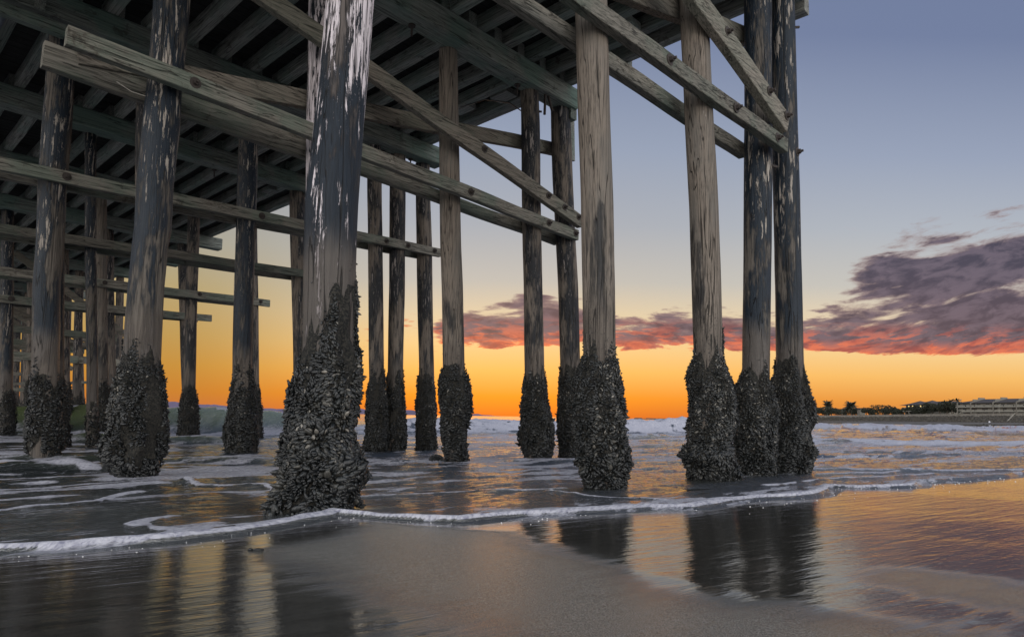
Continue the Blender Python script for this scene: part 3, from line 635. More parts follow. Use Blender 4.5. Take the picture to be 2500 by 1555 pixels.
def make_mussels(pile, L, A, Mz, lod, size, dens, seed, bare=None, topdir=None):
    """crust following the photographed outline, with shells standing out of it"""
    R_ = np.random.default_rng(seed)
    zs = np.array([q[1] for q in Mz]); Tm = np.array([q[0] for q in Mz]); Rm = np.array([q[2] for q in Mz])
    z0 = zs[0] - .25; z1 = zs[-1]
    def surf(th, zz):
        Tc, rs = interp_axis(A, zz)
        w = np.clip((zz - z0)/(zs[1]-z0+1e-6), 0, 1)
        T_ = np.interp(zz, zs, Tm); r_ = np.interp(zz, zs, Rm)
        lump = 1 + .30*fbm(np.cos(th)*2.3+seed, zz*3.2+np.sin(th)*2.3, 3, seed % 7)
        r_ = np.maximum(r_ - size*.55, rs*.97)*lump
        top = z1 - .30 + (.62 if topdir is None else .3)*fbm(np.cos(th)*1.4+seed, np.sin(th)*1.4+zz*0, 2, 5)
        if topdir is not None: top = top + .02 + .34*np.cos(th - topdir)
        k = np.clip((top + .25 - zz)/.35, 0, 1)
        r_ = rs*.965*(1-k) + r_*k
        T_ = Tc*(1-k) + T_*k
        return T_, r_, k
    na_, nz_ = (56, 70) if lod == 2 else (32, 36) if lod == 1 else (18, 18)
    TH_, ZZ = np.meshgrid(np.linspace(0, 2*np.pi, na_, endpoint=False), np.linspace(z0, z1, nz_))
    T_, r_, k_ = surf(TH_, ZZ)
    r_ = np.maximum(r_, 0.02) + size*.25*fbm(TH_*9, ZZ*22, 2, 8)*k_
    Tt = T_ + r_*np.cos(TH_); Lt = L + r_*np.sin(TH_)
    V = np.stack([Ld[0]*Lt + Td[0]*Tt, Ld[1]*Lt + Td[1]*Tt, ZZ], -1).reshape(-1, 3)
    i = np.arange(nz_-1)[:, None]*na_; j = np.arange(na_)[None, :]; j2 = (j+1) % na_
    q = np.stack([i+j, i+j2, i+na_+j2, i+na_+j], -1).reshape(-1, 4)
    Fc = np.concatenate([q[:, [0, 1, 2]], q[:, [0, 2, 3]]])
    # shells
    area = 2*np.pi*float(Rm.mean())*(z1-z0)
    N = int(area/(size*size*.26)*dens)
    th = R_.uniform(0, 2*np.pi, N); zz = R_.uniform(z0+.12, z1+.40, N)
    Tc, rs, k = surf(th, zz)
    patch = fbm(np.cos(th)*1.6+seed*.7, zz*1.9+np.sin(th)*1.1, 3, 6)
    okp = (k > .35 + .5*R_.random(N)) & (patch > -.36 - .2*R_.random(N))
    strag = (k <= .35) & (R_.random(N) < .5*np.clip((z1+.45-zz)/.8, 0, 1)) & (patch > -.12)
    if bare is not None: okp &= ~bare(th, zz)
    sel = okp | strag
    th, zz, Tc, rs, k = th[sel], zz[sel], Tc[sel], rs[sel], k[sel]; N = len(th)
    if lod == 2: sz = size*(1.25 - .62*np.clip((zz-.1)/1.2, 0, 1))*R_.uniform(.6, 1.35, N)
    else: sz = size*R_.uniform(.6, 1.4, N)*(1.15 - .3*np.clip(zz/1.4, 0, 1))
    sz = np.where(k < .35, sz*.38, sz)
    sz = sz*np.where(R_.random(N) < .06, 1.5, 1.)
    nrm = np.stack([Ld[0]*np.sin(th)+Td[0]*np.cos(th), Ld[1]*np.sin(th)+Td[1]*np.cos(th), np.zeros(N)], 1)
    tan = np.stack([-Td[0]*np.sin(th)+Ld[0]*np.cos(th), -Td[1]*np.sin(th)+Ld[1]*np.cos(th), np.zeros(N)], 1)
    upz = np.tile([0, 0, 1.], (N, 1))
    # rosettes: shells fan out of the middle of each clump
    nc = max(4, int(area/(.05 if lod == 2 else .09)))
    cth = R_.uniform(0, 2*np.pi, nc); cz = R_.uniform(z0, z1, nc)
    rad = float(Rm.mean())
    dth = (th[:, None]-cth[None, :]+np.pi) % (2*np.pi) - np.pi
    dd = (dth*rad)**2 + (zz[:, None]-cz[None, :])**2
    ci = dd.argmin(1); du = dth[np.arange(N), ci]*rad; dv = zz - cz[ci]; dl = np.sqrt(du*du+dv*dv)+1e-6
    out = np.clip(dl/.13, 0, 1)[:, None]
    ax = nrm*(.85-.62*out) + (tan*(du/dl)[:, None] + upz*(dv/dl)[:, None])*out + R_.normal(0, .30, (N, 3)) + np.array([0, 0, -.12])
    ax /= np.linalg.norm(ax, axis=1)[:, None]
    bx = np.cross(ax, nrm + R_.normal(0, .4, (N, 3))); bx /= np.linalg.norm(bx, axis=1)[:, None]+1e-9
    cx_ = np.cross(ax, bx)
    base = np.stack([Ld[0]*(L+rs*np.sin(th)) + Td[0]*(Tc+rs*np.cos(th)), Ld[1]*(L+rs*np.sin(th)) + Td[1]*(Tc+rs*np.cos(th)), zz], 1)
    cen = base + nrm*(sz*.16)[:, None] + ax*(sz*.22)[:, None]
    tv, tf = TPL[lod]
    P_ = cen[:, None, :] + (tv[None, :, 0:1]*ax[:, None, :] + tv[None, :, 1:2]*bx[:, None, :] + tv[None, :, 2:3]*cx_[:, None, :])*sz[:, None, None]
    nv = len(tv)
    Fs = (tf[None] + (np.arange(N)*nv)[:, None, None]).reshape(-1, 3) + len(V)
    tone = np.clip(R_.normal(.38, .20, N) + .40*patch[sel] + (R_.random(N) < .012)*.5, 0, 1)
    tone = np.clip(tone - .20*np.clip((.75-zz)/.8, 0, 1), 0, 1)
    tone = np.where(k < .35, R_.uniform(.35, .75, N), tone)
    ncr = len(Fc); allV = np.concatenate([V, P_.reshape(-1, 3)]); allF = np.concatenate([Fc, Fs])
    at = np.concatenate([np.full(len(V), .22), np.repeat(tone, nv)])
    o = mesh_obj('mussels', allV, allF, M_MUS, pile, True, loc=(V[:, 0].mean(), V[:, 1].mean(), z0), attrs={'tone': at})
    o.data.materials.append(M_CRUST); mi = np.zeros(len(o.data.polygons), np.int32); mi[:ncr] = 1; o.data.polygons.foreach_set('material_index', mi)
    o['kind'] = 'stuff'; o['label'] = 'crust of dark mussels and barnacles around the foot of the pile'
    return o

def make_pile(key, L, A, Mz, material, lod=1):
    near_ = lod == 2
    seg = 48 if near_ else 28 if lod == 1 else 14
    zt = ZCAP + .02
    zs = np.arange(-.55, zt, .05 if near_ else .12 if lod == 1 else .5); zs = np.append(zs, zt)
    Tc, r = interp_axis(A, zs)
    th = np.linspace(0, 2*np.pi, seg, endpoint=False)
    TH_, ZZ = np.meshgrid(th, zs); sd = sum(ord(c) for c in key)
    wob = 1 + .035*fbm(np.cos(TH_)*1.5+sd, ZZ*.6+np.sin(TH_), 3, sd % 5) + .022*fbm(TH_*3+sd, ZZ*.35, 3, 2) + (.016 if lod else 0)*fbm(TH_*8+sd, ZZ*1.2, 3, 4)
    cxo = .02*fbm(ZZ*.5+sd, ZZ*0, 2, 9)
    rr_ = r[:, None]*wob
    Tt = Tc[:, None] + cxo + rr_*np.cos(TH_); Lt = L + rr_*np.sin(TH_)
    V = np.stack([Ld[0]*Lt + Td[0]*Tt, Ld[1]*Lt + Td[1]*Tt, ZZ], -1).reshape(-1, 3)
    nz_ = len(zs); i = np.arange(nz_-1)[:, None]*seg; j = np.arange(seg)[None, :]; j2 = (j+1) % seg
    F_ = [tuple(int(v_) for v_ in q) for q in np.stack([i+j, i+j2, i+seg+j2, i+seg+j], -1).reshape(-1, 4)]
    F_.append(tuple((nz_-1)*seg + k for k in range(seg)))
    o = mesh_obj('pile', V, F_, material, pier, True, loc=LT(L, A[0][0], 0))
    if key in PLAB: o['label'] = PLAB[key]
    return o

for key, L_, A_, M_ in PILES:
    big_ = key == 'P1'
    lod = 2 if key in ('P1', 'P2', 'P3', 'P4', 'P5', 'P14') else 1 if L_ < 15 else 0
    p = make_pile(key, L_, A_, M_, WOOD.get(key, M_MIX), lod)
    size, dens = {'P1': (.049, 2.9), 'P2': (.050, 2.1), 'P3': (.048, 2.1), 'P4': (.045, 2.0), 'P5': (.045, 2.0), 'P14': (.050, 2.0)}.get(key, (.056, 1.3) if L_ < 15 else (.07, .8))
    bare = None
    if big_: bare = lambda th, zz: (np.abs((th - math.radians(282) + np.pi) % (2*np.pi) - np.pi) < .30*np.clip((zz-.95)/.4, 0, 1)+.18*(zz > 1.25)) & (zz > 1.0)
    if key == 'P14': bare = lambda th, zz: (np.abs((th - math.radians(285) + np.pi) % (2*np.pi) - np.pi) < .30) & (zz > .25) & (zz < 1.2)
    make_mussels(p, L_, A_, M_, lod, size, dens, 3 + sum(ord(c) for c in key), bare, {'P1': math.radians(335)}.get(key))
# further piles seen small between the near ones
far_T = {31: [3.2, 9.6], 35.5: [9.9, 8.2], 40: [7.4], 44.5: [7.9, 9.8], 49: [8.6, 9.9], 53.5: [9.0, 9.9], 58: [9.6], 62.5: [9.9]}
for L_, Ts in far_T.items():
    for T_ in Ts:
        A_ = [(T_+.2, -.1, .18), (T_-.1, 7.2, .17)]
        p = make_pile('F%d' % int(T_*10), L_, A_, None, M_MIX, 0)
        make_mussels(p, L_, A_, [(T_+.2, -.1, .27), (T_+.18, .9, .27), (T_+.15, 1.7, .19)], 0, .09, .7, int(L_*7+T_))
# small lumps of shells at the foot of two piles
def lump(parent_T, L_, T_, zc, r_, name='shell_clump', lab=''):
    R_ = np.random.default_rng(int(T_*100)); tv, tf = TPL[1]; N = int(420*(r_/.14)**2)
    d = R_.normal(0, 1, (N, 3)); d /= np.linalg.norm(d, axis=1)[:, None]; d[:, 2] = np.abs(d[:, 2])*.9
    c0 = np.array(LT(L_, T_, zc)); cen = c0 + d*r_*np.array([1, 1, .8]); ax = d + R_.normal(0, .4, d.shape); ax /= np.linalg.norm(ax, axis=1)[:, None]
    bx = np.cross(ax, R_.normal(0, 1, d.shape)); bx /= np.linalg.norm(bx, axis=1)[:, None]; cx_ = np.cross(ax, bx)
    P_ = cen[:, None] + (tv[None, :, 0:1]*ax[:, None]+tv[None, :, 1:2]*bx[:, None]+tv[None, :, 2:3]*cx_[:, None])*.05
    Fs = (tf[None] + (np.arange(N)*len(tv))[:, None, None]).reshape(-1, 3)
    o = mesh_obj(name, P_.reshape(-1, 3), Fs, M_MUS, None, True, loc=c0, attrs={'tone': np.repeat(R_.uniform(.1, .6, N), len(tv))})
    tag(o, lab, 'shell clump'); return o
lump(0, 4.3, 2.84, .10, .085, lab='round clump of mussels at the foot of the thick foreground pile, on its right side')
lump(0, 8.4, 7.17, .05, .11, lab='dark clump of mussels lying left of a middle pile foot')

# ---- caps, stringers, deck
bents = [(3.45, -3.0, 9.98)] + [(8.29 + 4.5*k, -3.0, 10.75 if k else 10.55) for k in range(14)]
bents[2] = (12.79, -3.0, 10.75)
Hc = .44
for k, (Lc, T0, T1) in enumerate(bents):
    b = MB(); b.box(LT(Lc, T0 if k < 4 else max(T0, Lc*.12-2), ZCAP+Hc), LT(Lc, T1, ZCAP+Hc), tuple(Ld), .42, Hc, .004)
    b.obj('cap_beam', M_CAP, pier)
nstr = 0
def stringer(L0, L1, T_, w=.19, h=.27):
    b = MB(); b.box(LT(L0, T_, ZCAP+Hc+.004+h), LT(L1, T_, ZCAP+Hc+.004+h), tuple(Td), w, h, .003)
    return b.obj('stringer', M_STR, pier)
edge = 10.28
for T_ in [8.41 - .66*k for k in range(14)] + [9.06, 9.72]: stringer(2.7, 8.45, T_)
for T_ in [4.37 + .637*k for k in range(-10, 10)]: stringer(8.15, 12.95, T_)
for T_ in [4.47 + .637*k for k in range(-8, 9)]: stringer(12.65, 17.4, T_)
for T_ in [4.37 + .637*k for k in range(-6, 9)]: stringer(17.15, 35.5, T_)
for T_ in [4.37 + .637*k for k in range(-1, 9)]: stringer(35.2, 66, T_)
for a_, b_ in ((3.4, 12.8), (12.8, 30.8), (30.8, 66)): stringer(a_, b_, edge, .2, .274)
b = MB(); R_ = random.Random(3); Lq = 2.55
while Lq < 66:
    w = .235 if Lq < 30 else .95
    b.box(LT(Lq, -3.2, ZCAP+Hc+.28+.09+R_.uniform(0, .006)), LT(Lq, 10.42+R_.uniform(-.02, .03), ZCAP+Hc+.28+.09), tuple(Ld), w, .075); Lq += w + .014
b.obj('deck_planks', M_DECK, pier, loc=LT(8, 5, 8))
# blocks between stringers and on the outer face
def block(L_, T_, z_, l, w, h, name='blocking'):
    b = MB(); b.box(LT(L_-l/2, T_, z_+h), LT(L_+l/2, T_, z_+h), tuple(Td), w, h); return b.obj(name, M_STR, pier)
for L_, T_ in [(9.5, 9.75), (10.6, 9.55), (10.3, 3.9), (14.3, 5.3), (15.2, 8.9), (19.2, 9.3), (11.2, 2.9), (6.2, 9.4)]: block(L_, T_, ZCAP+Hc-.02, .5, .34, .12)
block(9.3, 10.42, 7.62, .3, .16, .3); block(6.9, 10.42, 7.62, .35, .16, .3); block(3.75, 10.33, 7.26, .75, .2, .8, 'corbel')
block(8.25, 10.5, 7.05, .18, .2, .62, 'corbel')
b = MB(); b.box(LT(12.62, -2, 7.16), LT(12.62, 2.42, 7.16), tuple(Ld), .16, .20); b.obj('cap_beam', M_CAP, pier)
b = MB(); b.box(LT(12.52, 1.98, 7.74), LT(12.52, 2.12, 7.74), tuple(Ld), .06, .5); b.obj('blocking', M_STR, pier)
# ---- ledgers and cross braces
def timber(name, p, q, h=.20, t=.115, m=M_BEAM_T, ext0=0., ext1=0., label=None):
    p = np.array(p, float); q = np.array(q, float); d = (q-p)/np.linalg.norm(q-p)
    p = p - d*ext0; q = q + d*ext1
    b = MB(); b.box(LT(p[0], p[1], p[2]), LT(q[0], q[1], q[2]), tuple(Ld), t, h, .006)
    o = b.obj(name, m, pier)
    if label: o['label'] = label
    return o
def bolt(parent, L_, T_, z_, r=.035, ln=.05, d=-1):
    b = MB(); c = LT(L_, T_, z_); e = LT(L_ + d*ln, T_, z_)
    a = c.lerp(e, .2); b.tube([c, a], r*1.9, 14); b.tube([a, e], r, 6); b.tube([e, LT(L_ + d*(ln+.035), T_, z_)], r*.5, 6)
    return b.obj('bolt', M_IRON, parent, loc=c)
l0f = timber('ledger', (3.77, 5.194, 5.049), (3.31, 9.0, 4.735), .2, .12, ext0=4.2, ext1=.05)
l0b = timber('ledger', (4.24, 6.044, 5.06), (3.95, 9.15, 4.86), .2, .12, ext0=5)
l1f = timber('ledger', (8.14, 1.583, 4.92), (8.11, 10.56, 4.659), .215, .12, label='doubled timber with square pale ends at the left')
l1b = timber('ledger', (8.78, 1.50, 4.955), (8.75, 5.1, 4.86), .30, .12)
l1c = timber('ledger', (8.72, 5.12, 4.83), (8.68, 10.60, 4.665), .21, .12)
l2f = timber('ledger', (12.76, 1.73, 4.727), (12.76, 10.817, 5.10), .21, .12, ext0=2)
l2b = timber('ledger', (13.26, 1.73, 4.74), (13.26, 10.85, 5.08), .21, .12, ext0=2)
l3f = timber('ledger', (17.24, 2.431, 4.689), (17.24, 10.3, 4.965), .21, .12, ext0=2)
l3b = timber('ledger', (17.76, 2.431, 4.66), (17.76, 10.2, 4.94), .21, .12, ext0=2)
l4f = timber('ledger', (21.74, 3.141, 4.563), (21.74, 10.692, 4.726), .24, .12, ext0=2)
l4b = timber('ledger', (22.26, 3.141, 4.56), (22.26, 10.42, 4.70), .24, .12, ext0=2)
l5f = timber('ledger', (26.24, 3.855, 4.43), (26.24, 10.535, 4.60), .26, .12, ext0=2)
l5b = timber('ledger', (26.76, 3.855, 4.41), (26.76, 10.2, 4.58), .26, .12, ext0=2)
l6f = timber('ledger', (30.74, 4.587, 3.95), (30.74, 8.51, 3.94), .26, .12, ext0=2)
l7f = timber('ledger', (35.24, 5.331, 3.27), (35.24, 10.161, 3.23), .34, .2, ext0=2)
for L_, z0, z1, h in ((39.7, 4.2, 4.2, .28), (44.2, 4.3, 4.3, .28), (44.3, 1.9, 1.95, .2), (48.7, 4.2, 4.2, .28), (53.2, 4.1, 4.1, .25), (39.8, 2.0, 2.35, .14), (48.8, 3.0, 2.9, .2)):
    timber('ledger', (L_, L_*.15, z0), (L_, 10.6, z1), h, .12)
for o_, L_, pts in ((l0f, 0, [(9.30, .1), (8.75, .1), (7.72, .1), (6.35, .1)]), ):
    for T_, dz in pts:
        f_ = (T_ - 5.194)/(9.0-5.194); bolt(o_, 3.77 + f_*(3.31-3.77) - .062, T_, 5.049 + f_*(4.735-5.049) - .1, .036, .05)
def bolts(o_, p, q, Ts, r=.036):
    for T_ in Ts:
        f_ = (T_-p[1])/(q[1]-p[1]); bolt(o_, p[0] + f_*(q[0]-p[0]) - .062, T_, p[2] + f_*(q[2]-p[2]) - .1, r)
bolts(l1f, (8.14, 1.583, 4.92), (8.11, 10.56, 4.659), [2.90, 7.5, 9.6, 10.45])
bolts(l2f, (12.76, 1.73, 4.727), (12.76, 10.817, 5.10), [2.62, 6.0, 9.1, 9.75, 10.6])
bolts(l4f, (21.74, 3.141, 4.563), (21.74, 10.692, 4.726), [5.6, 8.3, 10.35])
bolts(l5f, (26.24, 3.855, 4.43), (26.24, 10.535, 4.60), [4.15], .05)
def brace(p, q, h=.24, t=.115, e0=0., e1=0., label=None): return timber('cross_brace', p, q, h, t, M_BRACE, e0, e1, label)
b1f = brace((8.03, 3.954, 6.343), (8.0, 10.50, 4.95), .26, .12, 4.3, .05)
b1b = brace((8.74, 2.961, 5.274), (8.70, 10.361, 6.656), .26, .12, 1.2, .2)
b0f = brace((3.51, 7.17, 5.89), (3.28, 9.02, 5.10), .30, .12, 3.5, .06, 'steep brace bolted to the corner pile')
b0b = brace((4.02, 6.989, 6.147), (3.93, 9.25, 6.72), .26, .12, 3.5, .0)
bolts(b1f, (8.03, 3.954, 6.343), (8.0, 10.50, 4.95), [7.7, 9.45, 9.95, 10.40])
bolts(b0f, (3.51, 7.17, 5.89), (3.28, 9.02, 5.10), [8.96, 8.5, 7.5])
for L_, a, c_ in ((13.3, (2.2, 5.0), (10.4, 6.9)), (17.8, (2.9, 5.0), (7, 5.9)), (30.6, (4.9, 6.8), (8.8, 4.1)), (39.6, (6.2, 6.0), (10.1, 4.3)), (39.4, (6.2, 5.0), (10.1, 4.1)), (44.1, (6.9, 6.2), (10.1, 4.4)), (44.0, (6.9, 4.6), (10.1, 3.2)), (48.6, (7.6, 6.4), (10.1, 4.4)), (35.1, (5.5, 5.2), (8.2, 4.2))):
    if L_ in (13.3, 17.8): continue
    brace((L_, a[0], a[1]), (L_, c_[0], c_[1]), .24)
# hangers: bolts with washers under the second cap, hooks, a loose hose, conduits
def hanger(L_, T_, z_, ln=.2):
    b = MB(); b.tube([LT(L_, T_, z_), LT(L_, T_, z_-.03)], .06, 12); b.tube([LT(L_, T_, z_-.03), LT(L_, T_, z_-ln)], .018, 6)
    return b.obj('hanger_bolt', M_IRON, pier, loc=LT(L_, T_, z_))
hanger(8.35, 6.35, ZCAP-.005); hanger(8.35, 8.95, ZCAP-.005); hanger(12.9, 9.9, ZCAP-.005, .25); hanger(12.9, 3.2, ZCAP-.005); hanger(17.5, 6.9, ZCAP-.005)
b = MB(); b.tube([LT(8.2, 9.62, ZCAP+.03), LT(8.2, 9.60, ZCAP-.42)], .03, 6); b.tube([LT(8.2, 9.70, ZCAP+.03), LT(8.18, 9.78, ZCAP-.22), LT(8.16, 9.80, ZCAP-.3)], .03, 6)
b.obj('iron_hook', M_IRON, pier, loc=LT(8.2, 9.65, ZCAP))
b = MB(); b.tube([LT(9.5, 8.5, 7.0), LT(9.2, 8.9, 7.22), LT(8.9, 9.3, 7.2), LT(8.7, 9.62, 7.0)], .012, 8); b.obj('hose', M_HOSE, pier, True)
for T_, a, c_ in ((2.35, 8.9, 12.3), (1.3, 9., 17.), (1.75, 13.2, 17.2), (2.2, 4., 8.)):
    b = MB(); b.tube([LT(a, T_, 7.5), LT((a+c_)/2, T_, 7.47), LT(c_, T_, 7.5)], .045, 10); b.tube([LT(a+1.4, T_, 7.49), LT(a+1.55, T_, 7.49)], .06, 10)
    b.obj('conduit', M_PIPE, pier, True)
b = MB(); 
b.tube([LT(8.6, 2.2, 4.7), LT(8.55, 2.35, 4.62), LT(8.5, 2.5, 4.6), LT(8.45, 2.62, 4.45)], .005, 5)
b.obj('loose_line', M_ROPE, pier, True)
for T_ in (9.96, 8.95):
    b = MB(); b.tube([LT(3.5, T_+.02, 6.9 if T_ > 9.5 else 4.4), LT(3.42, T_+.14, 6.93 if T_ > 9.5 else 4.38)], .02, 6); b.obj('bolt_end', M_IRON, pier)
for L_, T_, z_ in ((8.4, 10.3, 7.0), (8.4, 9.52, 6.95), (8.4, 10.32, 6.6), (13, 8.5, 4.3), (8.3, 9.2, 5.0)):
    b = MB(); b.tube([LT(L_, T_, z_), LT(L_-.08, T_+.13*(-1 if T_ in (8.5, 9.2) else 1), z_)], .02, 6); b.obj('bolt_end', M_IRON, pier)
# side plank nailed to the outer pile of the second bent
b = MB(); b.box(LT(8.3, 10.62, 7.3), LT(8.3, 10.66, 6.25), tuple(Td), .16, .05); b.obj('side_plank', M_STR, pier)
# ------------------------------------------------------------------ far shore
M_STUC = simple('cream_stucco', (.16, .145, .12), .85, 0, 3, .12)
M_ROOF = simple('shingle_roof', (.06, .05, .05), .85, .02, 6)
M_WIN = simple('dark_window', (.03, .035, .045), .15)
M_TRIM = simple('pale_trim', (.24, .225, .19), .7)
M_CONC = simple('seawall_concrete', (.25, .23, .195), .9, .02, .8, .2)
M_ROCK = simple('revetment_rock', (.08, .07, .056), .9, .3, 1.5, .5)
M_BSAND = simple('beach_sand', (.125, .11, .093), .7, .02, .6, .2)
M_LAND = simple('lawn', (.03, .03, .018), .95, .02, .5)
M_LEAF = simple('foliage', (.022, .024, .012), .8, 0, 1.2, .5)
M_LEAF2 = simple('palm_frond', (.025, .025, .014), .7, 0, 1.2, .4)
M_BARK = simple('bark', (.09, .07, .05), .9)
M_PINE = simple('pine_foliage', (.015, .018, .012), .85)
m, g = mat('lit_window'); M_LIT = m
e = g.n('ShaderNodeEmission'); e.inputs[0].default_value = (1, .72, .30, 1); e.inputs[1].default_value = 1.1; g.t.links.new(e.outputs[0], g.n('ShaderNodeOutputMaterial').inputs[0])
m, g = mat('green_lamp'); M_GRN = m
e = g.n('ShaderNodeEmission'); e.inputs[0].default_value = (.35, 1, .2, 1); e.inputs[1].default_value = 1.4; g.t.links.new(e.outputs[0], g.n('ShaderNodeOutputMaterial').inputs[0])

def wall_depth(px):            # forward distance of the seawall on a given bearing
    a, b = (174., 221.), (209., 443.); uu = (px-CX)/F
    t = (a[0]-uu*a[1])/(uu*(b[1]-a[1])-(b[0]-a[0])); return a[1]+t*(b[1]-a[1])
def P_(px, back, z):           # point a distance behind the seawall line, seen on a bearing
    d = wall_depth(px); return at_depth(px, d+back, z)
def zpx(px, y, depth):         # height of an image row at a distance
    r = ray(px, y); return HC + r[2]/r[1]*depth
pxs = [1965, 1985, 2000, 2050, 2100, 2150, 2200, 2250, 2300, 2350, 2400, 2450, 2500, 2560, 2640, 2760, 2900]
vs = []; fs = []
for px in pxs:
    d = wall_depth(px); w = min(38, max(1.5, (px-1960)*.105))
    vs += [at_depth(px, d-5.5-w, -.25), at_depth(px, d-5.5-w*.45, .75), at_depth(px, d-5, 1.45), at_depth(px, d-3, 1.6)]
for i in range(len(pxs)-1):
    for j in range(3): fs.append((i*4+j, i*4+4+j, i*4+5+j, i*4+1+j))
tag(mesh_obj('far_beach', vs, fs, M_BSAND, smooth=True), 'narrow strip of sand below the rocks across the bay', 'beach', kind='structure')
vs = []; fs = []
for px in pxs:
    d = wall_depth(px); vs += [at_depth(px, d+.6, 3.9), at_depth(px, d+60, 4.1), at_depth(px, d+900, 5)]
for i in range(len(pxs)-1):
    for j in range(2): fs.append((i*3+j, i*3+3+j, i*3+4+j, i*3+1+j))
tag(mesh_obj('land', vs, fs, M_LAND), 'flat dark land behind the seawall', 'land', kind='structure')
# seawall with coping
b = MB()
pts = [P_(px, 0, 3.7) for px in pxs]
for i in range(len(pts)-1):
    p, q = pts[i], pts[i+1]; d = (q-p).normalized(); n_ = Vector((d.y, -d.x, 0))
    b.box(p + Vector((0, 0, .95)), q + Vector((0, 0, .95)), n_, .5, 1.5)
    b.box(p + Vector((0, 0, 1.08)), q + Vector((0, 0, 1.08)), n_, .75, .127)
tag(b.obj('seawall', M_CONC), 'long pale concrete seawall above the rocks across the bay', 'seawall')
# rock revetment
R_ = np.random.default_rng(5); vs = []; fs = []
ico = bmesh.new(); bmesh.ops.create_icosphere(ico, subdivisions=1, radius=1.); IV = np.array([v_.co[:] for v_ in ico.verts]); IF = np.array([[v_.index for v_ in f_.verts] for f_ in ico.faces]); ico.free()
allv = []; allf = []; cnt = 0
for k in range(2600):
    px = R_.uniform(1968, 2620); t = R_.random(); d = wall_depth(px)-.3-t*5
    c = at_depth(px, d, 3.6-2.2*t); s_ = R_.uniform(.35, .75)
    vv = IV*(1+.35*R_.normal(0, 1, (len(IV), 1))*.5)*s_*np.array([1, 1, .75])
    allv.append(vv + np.array(c)); allf.append(IF + cnt); cnt += len(IV)
for i in range(len(pxs)-1):
    a = [at_depth(pxs[i], wall_depth(pxs[i])-.2, 3.5), at_depth(pxs[i+1], wall_depth(pxs[i+1])-.2, 3.5), at_depth(pxs[i+1], wall_depth(pxs[i+1])-5.6, 1.1), at_depth(pxs[i], wall_depth(pxs[i])-5.6, 1.1)]
    allv.append(np.array([tuple(q) for q in a])); allf.append(np.array([[0, 1, 2], [0, 2, 3]]) + cnt); cnt += 4
tag(mesh_obj('rock_revetment', np.concatenate(allv), np.concatenate(allf), M_ROCK), 'sloping bank of grey brown boulders below the seawall', 'rocks', kind='stuff')
# far low breakwater on the horizon
b = MB(); R2 = random.Random(2); prev = None
for k in range(60):
    px = 1556 + k*7; p = at_depth(px, 760, -.4); h = R2.uniform(1.1, 1.9)
    b.add([p+Vector((-3, -4, 0)), p+Vector((3, -4, 0)), p+Vector((3.2, 4, 0)), p+Vector((-3.2, 4, 0)), p+Vector((-2.2, -1.5, h)), p+Vector((2.2, -1.5, h*.95)), p+Vector((2.2, 1.5, h)), p+Vector((-2.2, 1.5, h))],
          [(0, 1, 5, 4), (1, 2, 6, 5), (2, 3, 7, 6), (3, 0, 4, 7), (4, 5, 6, 7)])
tag(b.obj('breakwater', M_ROCK), 'thin dark line of rocks on the horizon between the right hand piles', 'breakwater', kind='stuff')
# islands
def hills(name, prof, depth, label):
    vs = []; fs = []
    for k, (px, y) in enumerate(prof):
        zt = max(.5, zpx(px, y, depth)); c = at_depth(px, depth, 0)
        vs += [(c.x, c.y-zt*3-20, -2), (c.x, c.y-zt*1.2, zt*.62), (c.x, c.y, zt), (c.x, c.y+zt*3+20, -2)]
    for k in range(len(prof)-1):
        for j in range(3): fs.append((k*4+j, k*4+4+j, k*4+5+j, k*4+1+j))
    tag(mesh_obj(name, vs, fs, M_HILL), label, 'hills', kind='structure')
M_HILL = simple('haze_tinted_hills', (.13, .10, .16), 1., 0, .01, .15)  # purple of distant haze is put into the base colour
R2 = random.Random(4)
def prof(pts):
    out = []
    for (a, ya), (c_, yc) in zip(pts[:-1], pts[1:]):
        n = max(1, int((c_-a)/7))
        for i in range(n): out.append((a+(c_-a)*i/n, ya+(yc-ya)*i/n + R2.uniform(-.8, .8)*(i > 0)))
    out.append(pts[-1]); return out
hills('island_hills', prof([(330, 1003), (360, 992), (385, 986), (400, 984), (422, 980), (441, 982), (455, 986), (481, 987), (511, 987), (533, 988), (557, 991), (600, 994), (642, 996), (685, 998), (711, 1000), (760, 999), (800, 998), (846, 995), (874, 996), (896, 1000), (940, 1003), (989, 1001), (1007, 1001), (1030, 1006), (1060, 1013)]), 4200, 'long low purple island ridge on the horizon behind the left piles')
hills('island_hill', prof([(1138, 1015), (1152, 1011), (1170, 1010), (1185, 1013), (1210, 1015), (1235, 1017)]), 4300, 'small purple hump of an island in the middle of the horizon')

# ---- buildings
def facade_frame(px0, d0, px1, d1):
    a = at_depth(px0, d0, 0); b_ = at_depth(px1, d1, 0); ux = (b_-a).normalized(); n_ = Vector((ux.y, -ux.x, 0)); return a, b_, ux, n_
def fbox(B, a, ux, n_, s0, s1, z0, z1, f0, f1):       # box in facade coordinates: along, height, out of the facade
    c = [a + ux*s + n_*ff + Vector((0, 0, z_)) for z_ in (z0, z1) for s, ff in ((s0, f0), (s1, f0), (s1, f1), (s0, f1))]
    B.add(c, [(0, 1, 2, 3), (4, 7, 6, 5), (0, 4, 5, 1), (1, 5, 6, 2), (2, 6, 7, 3), (3, 7, 4, 0)])
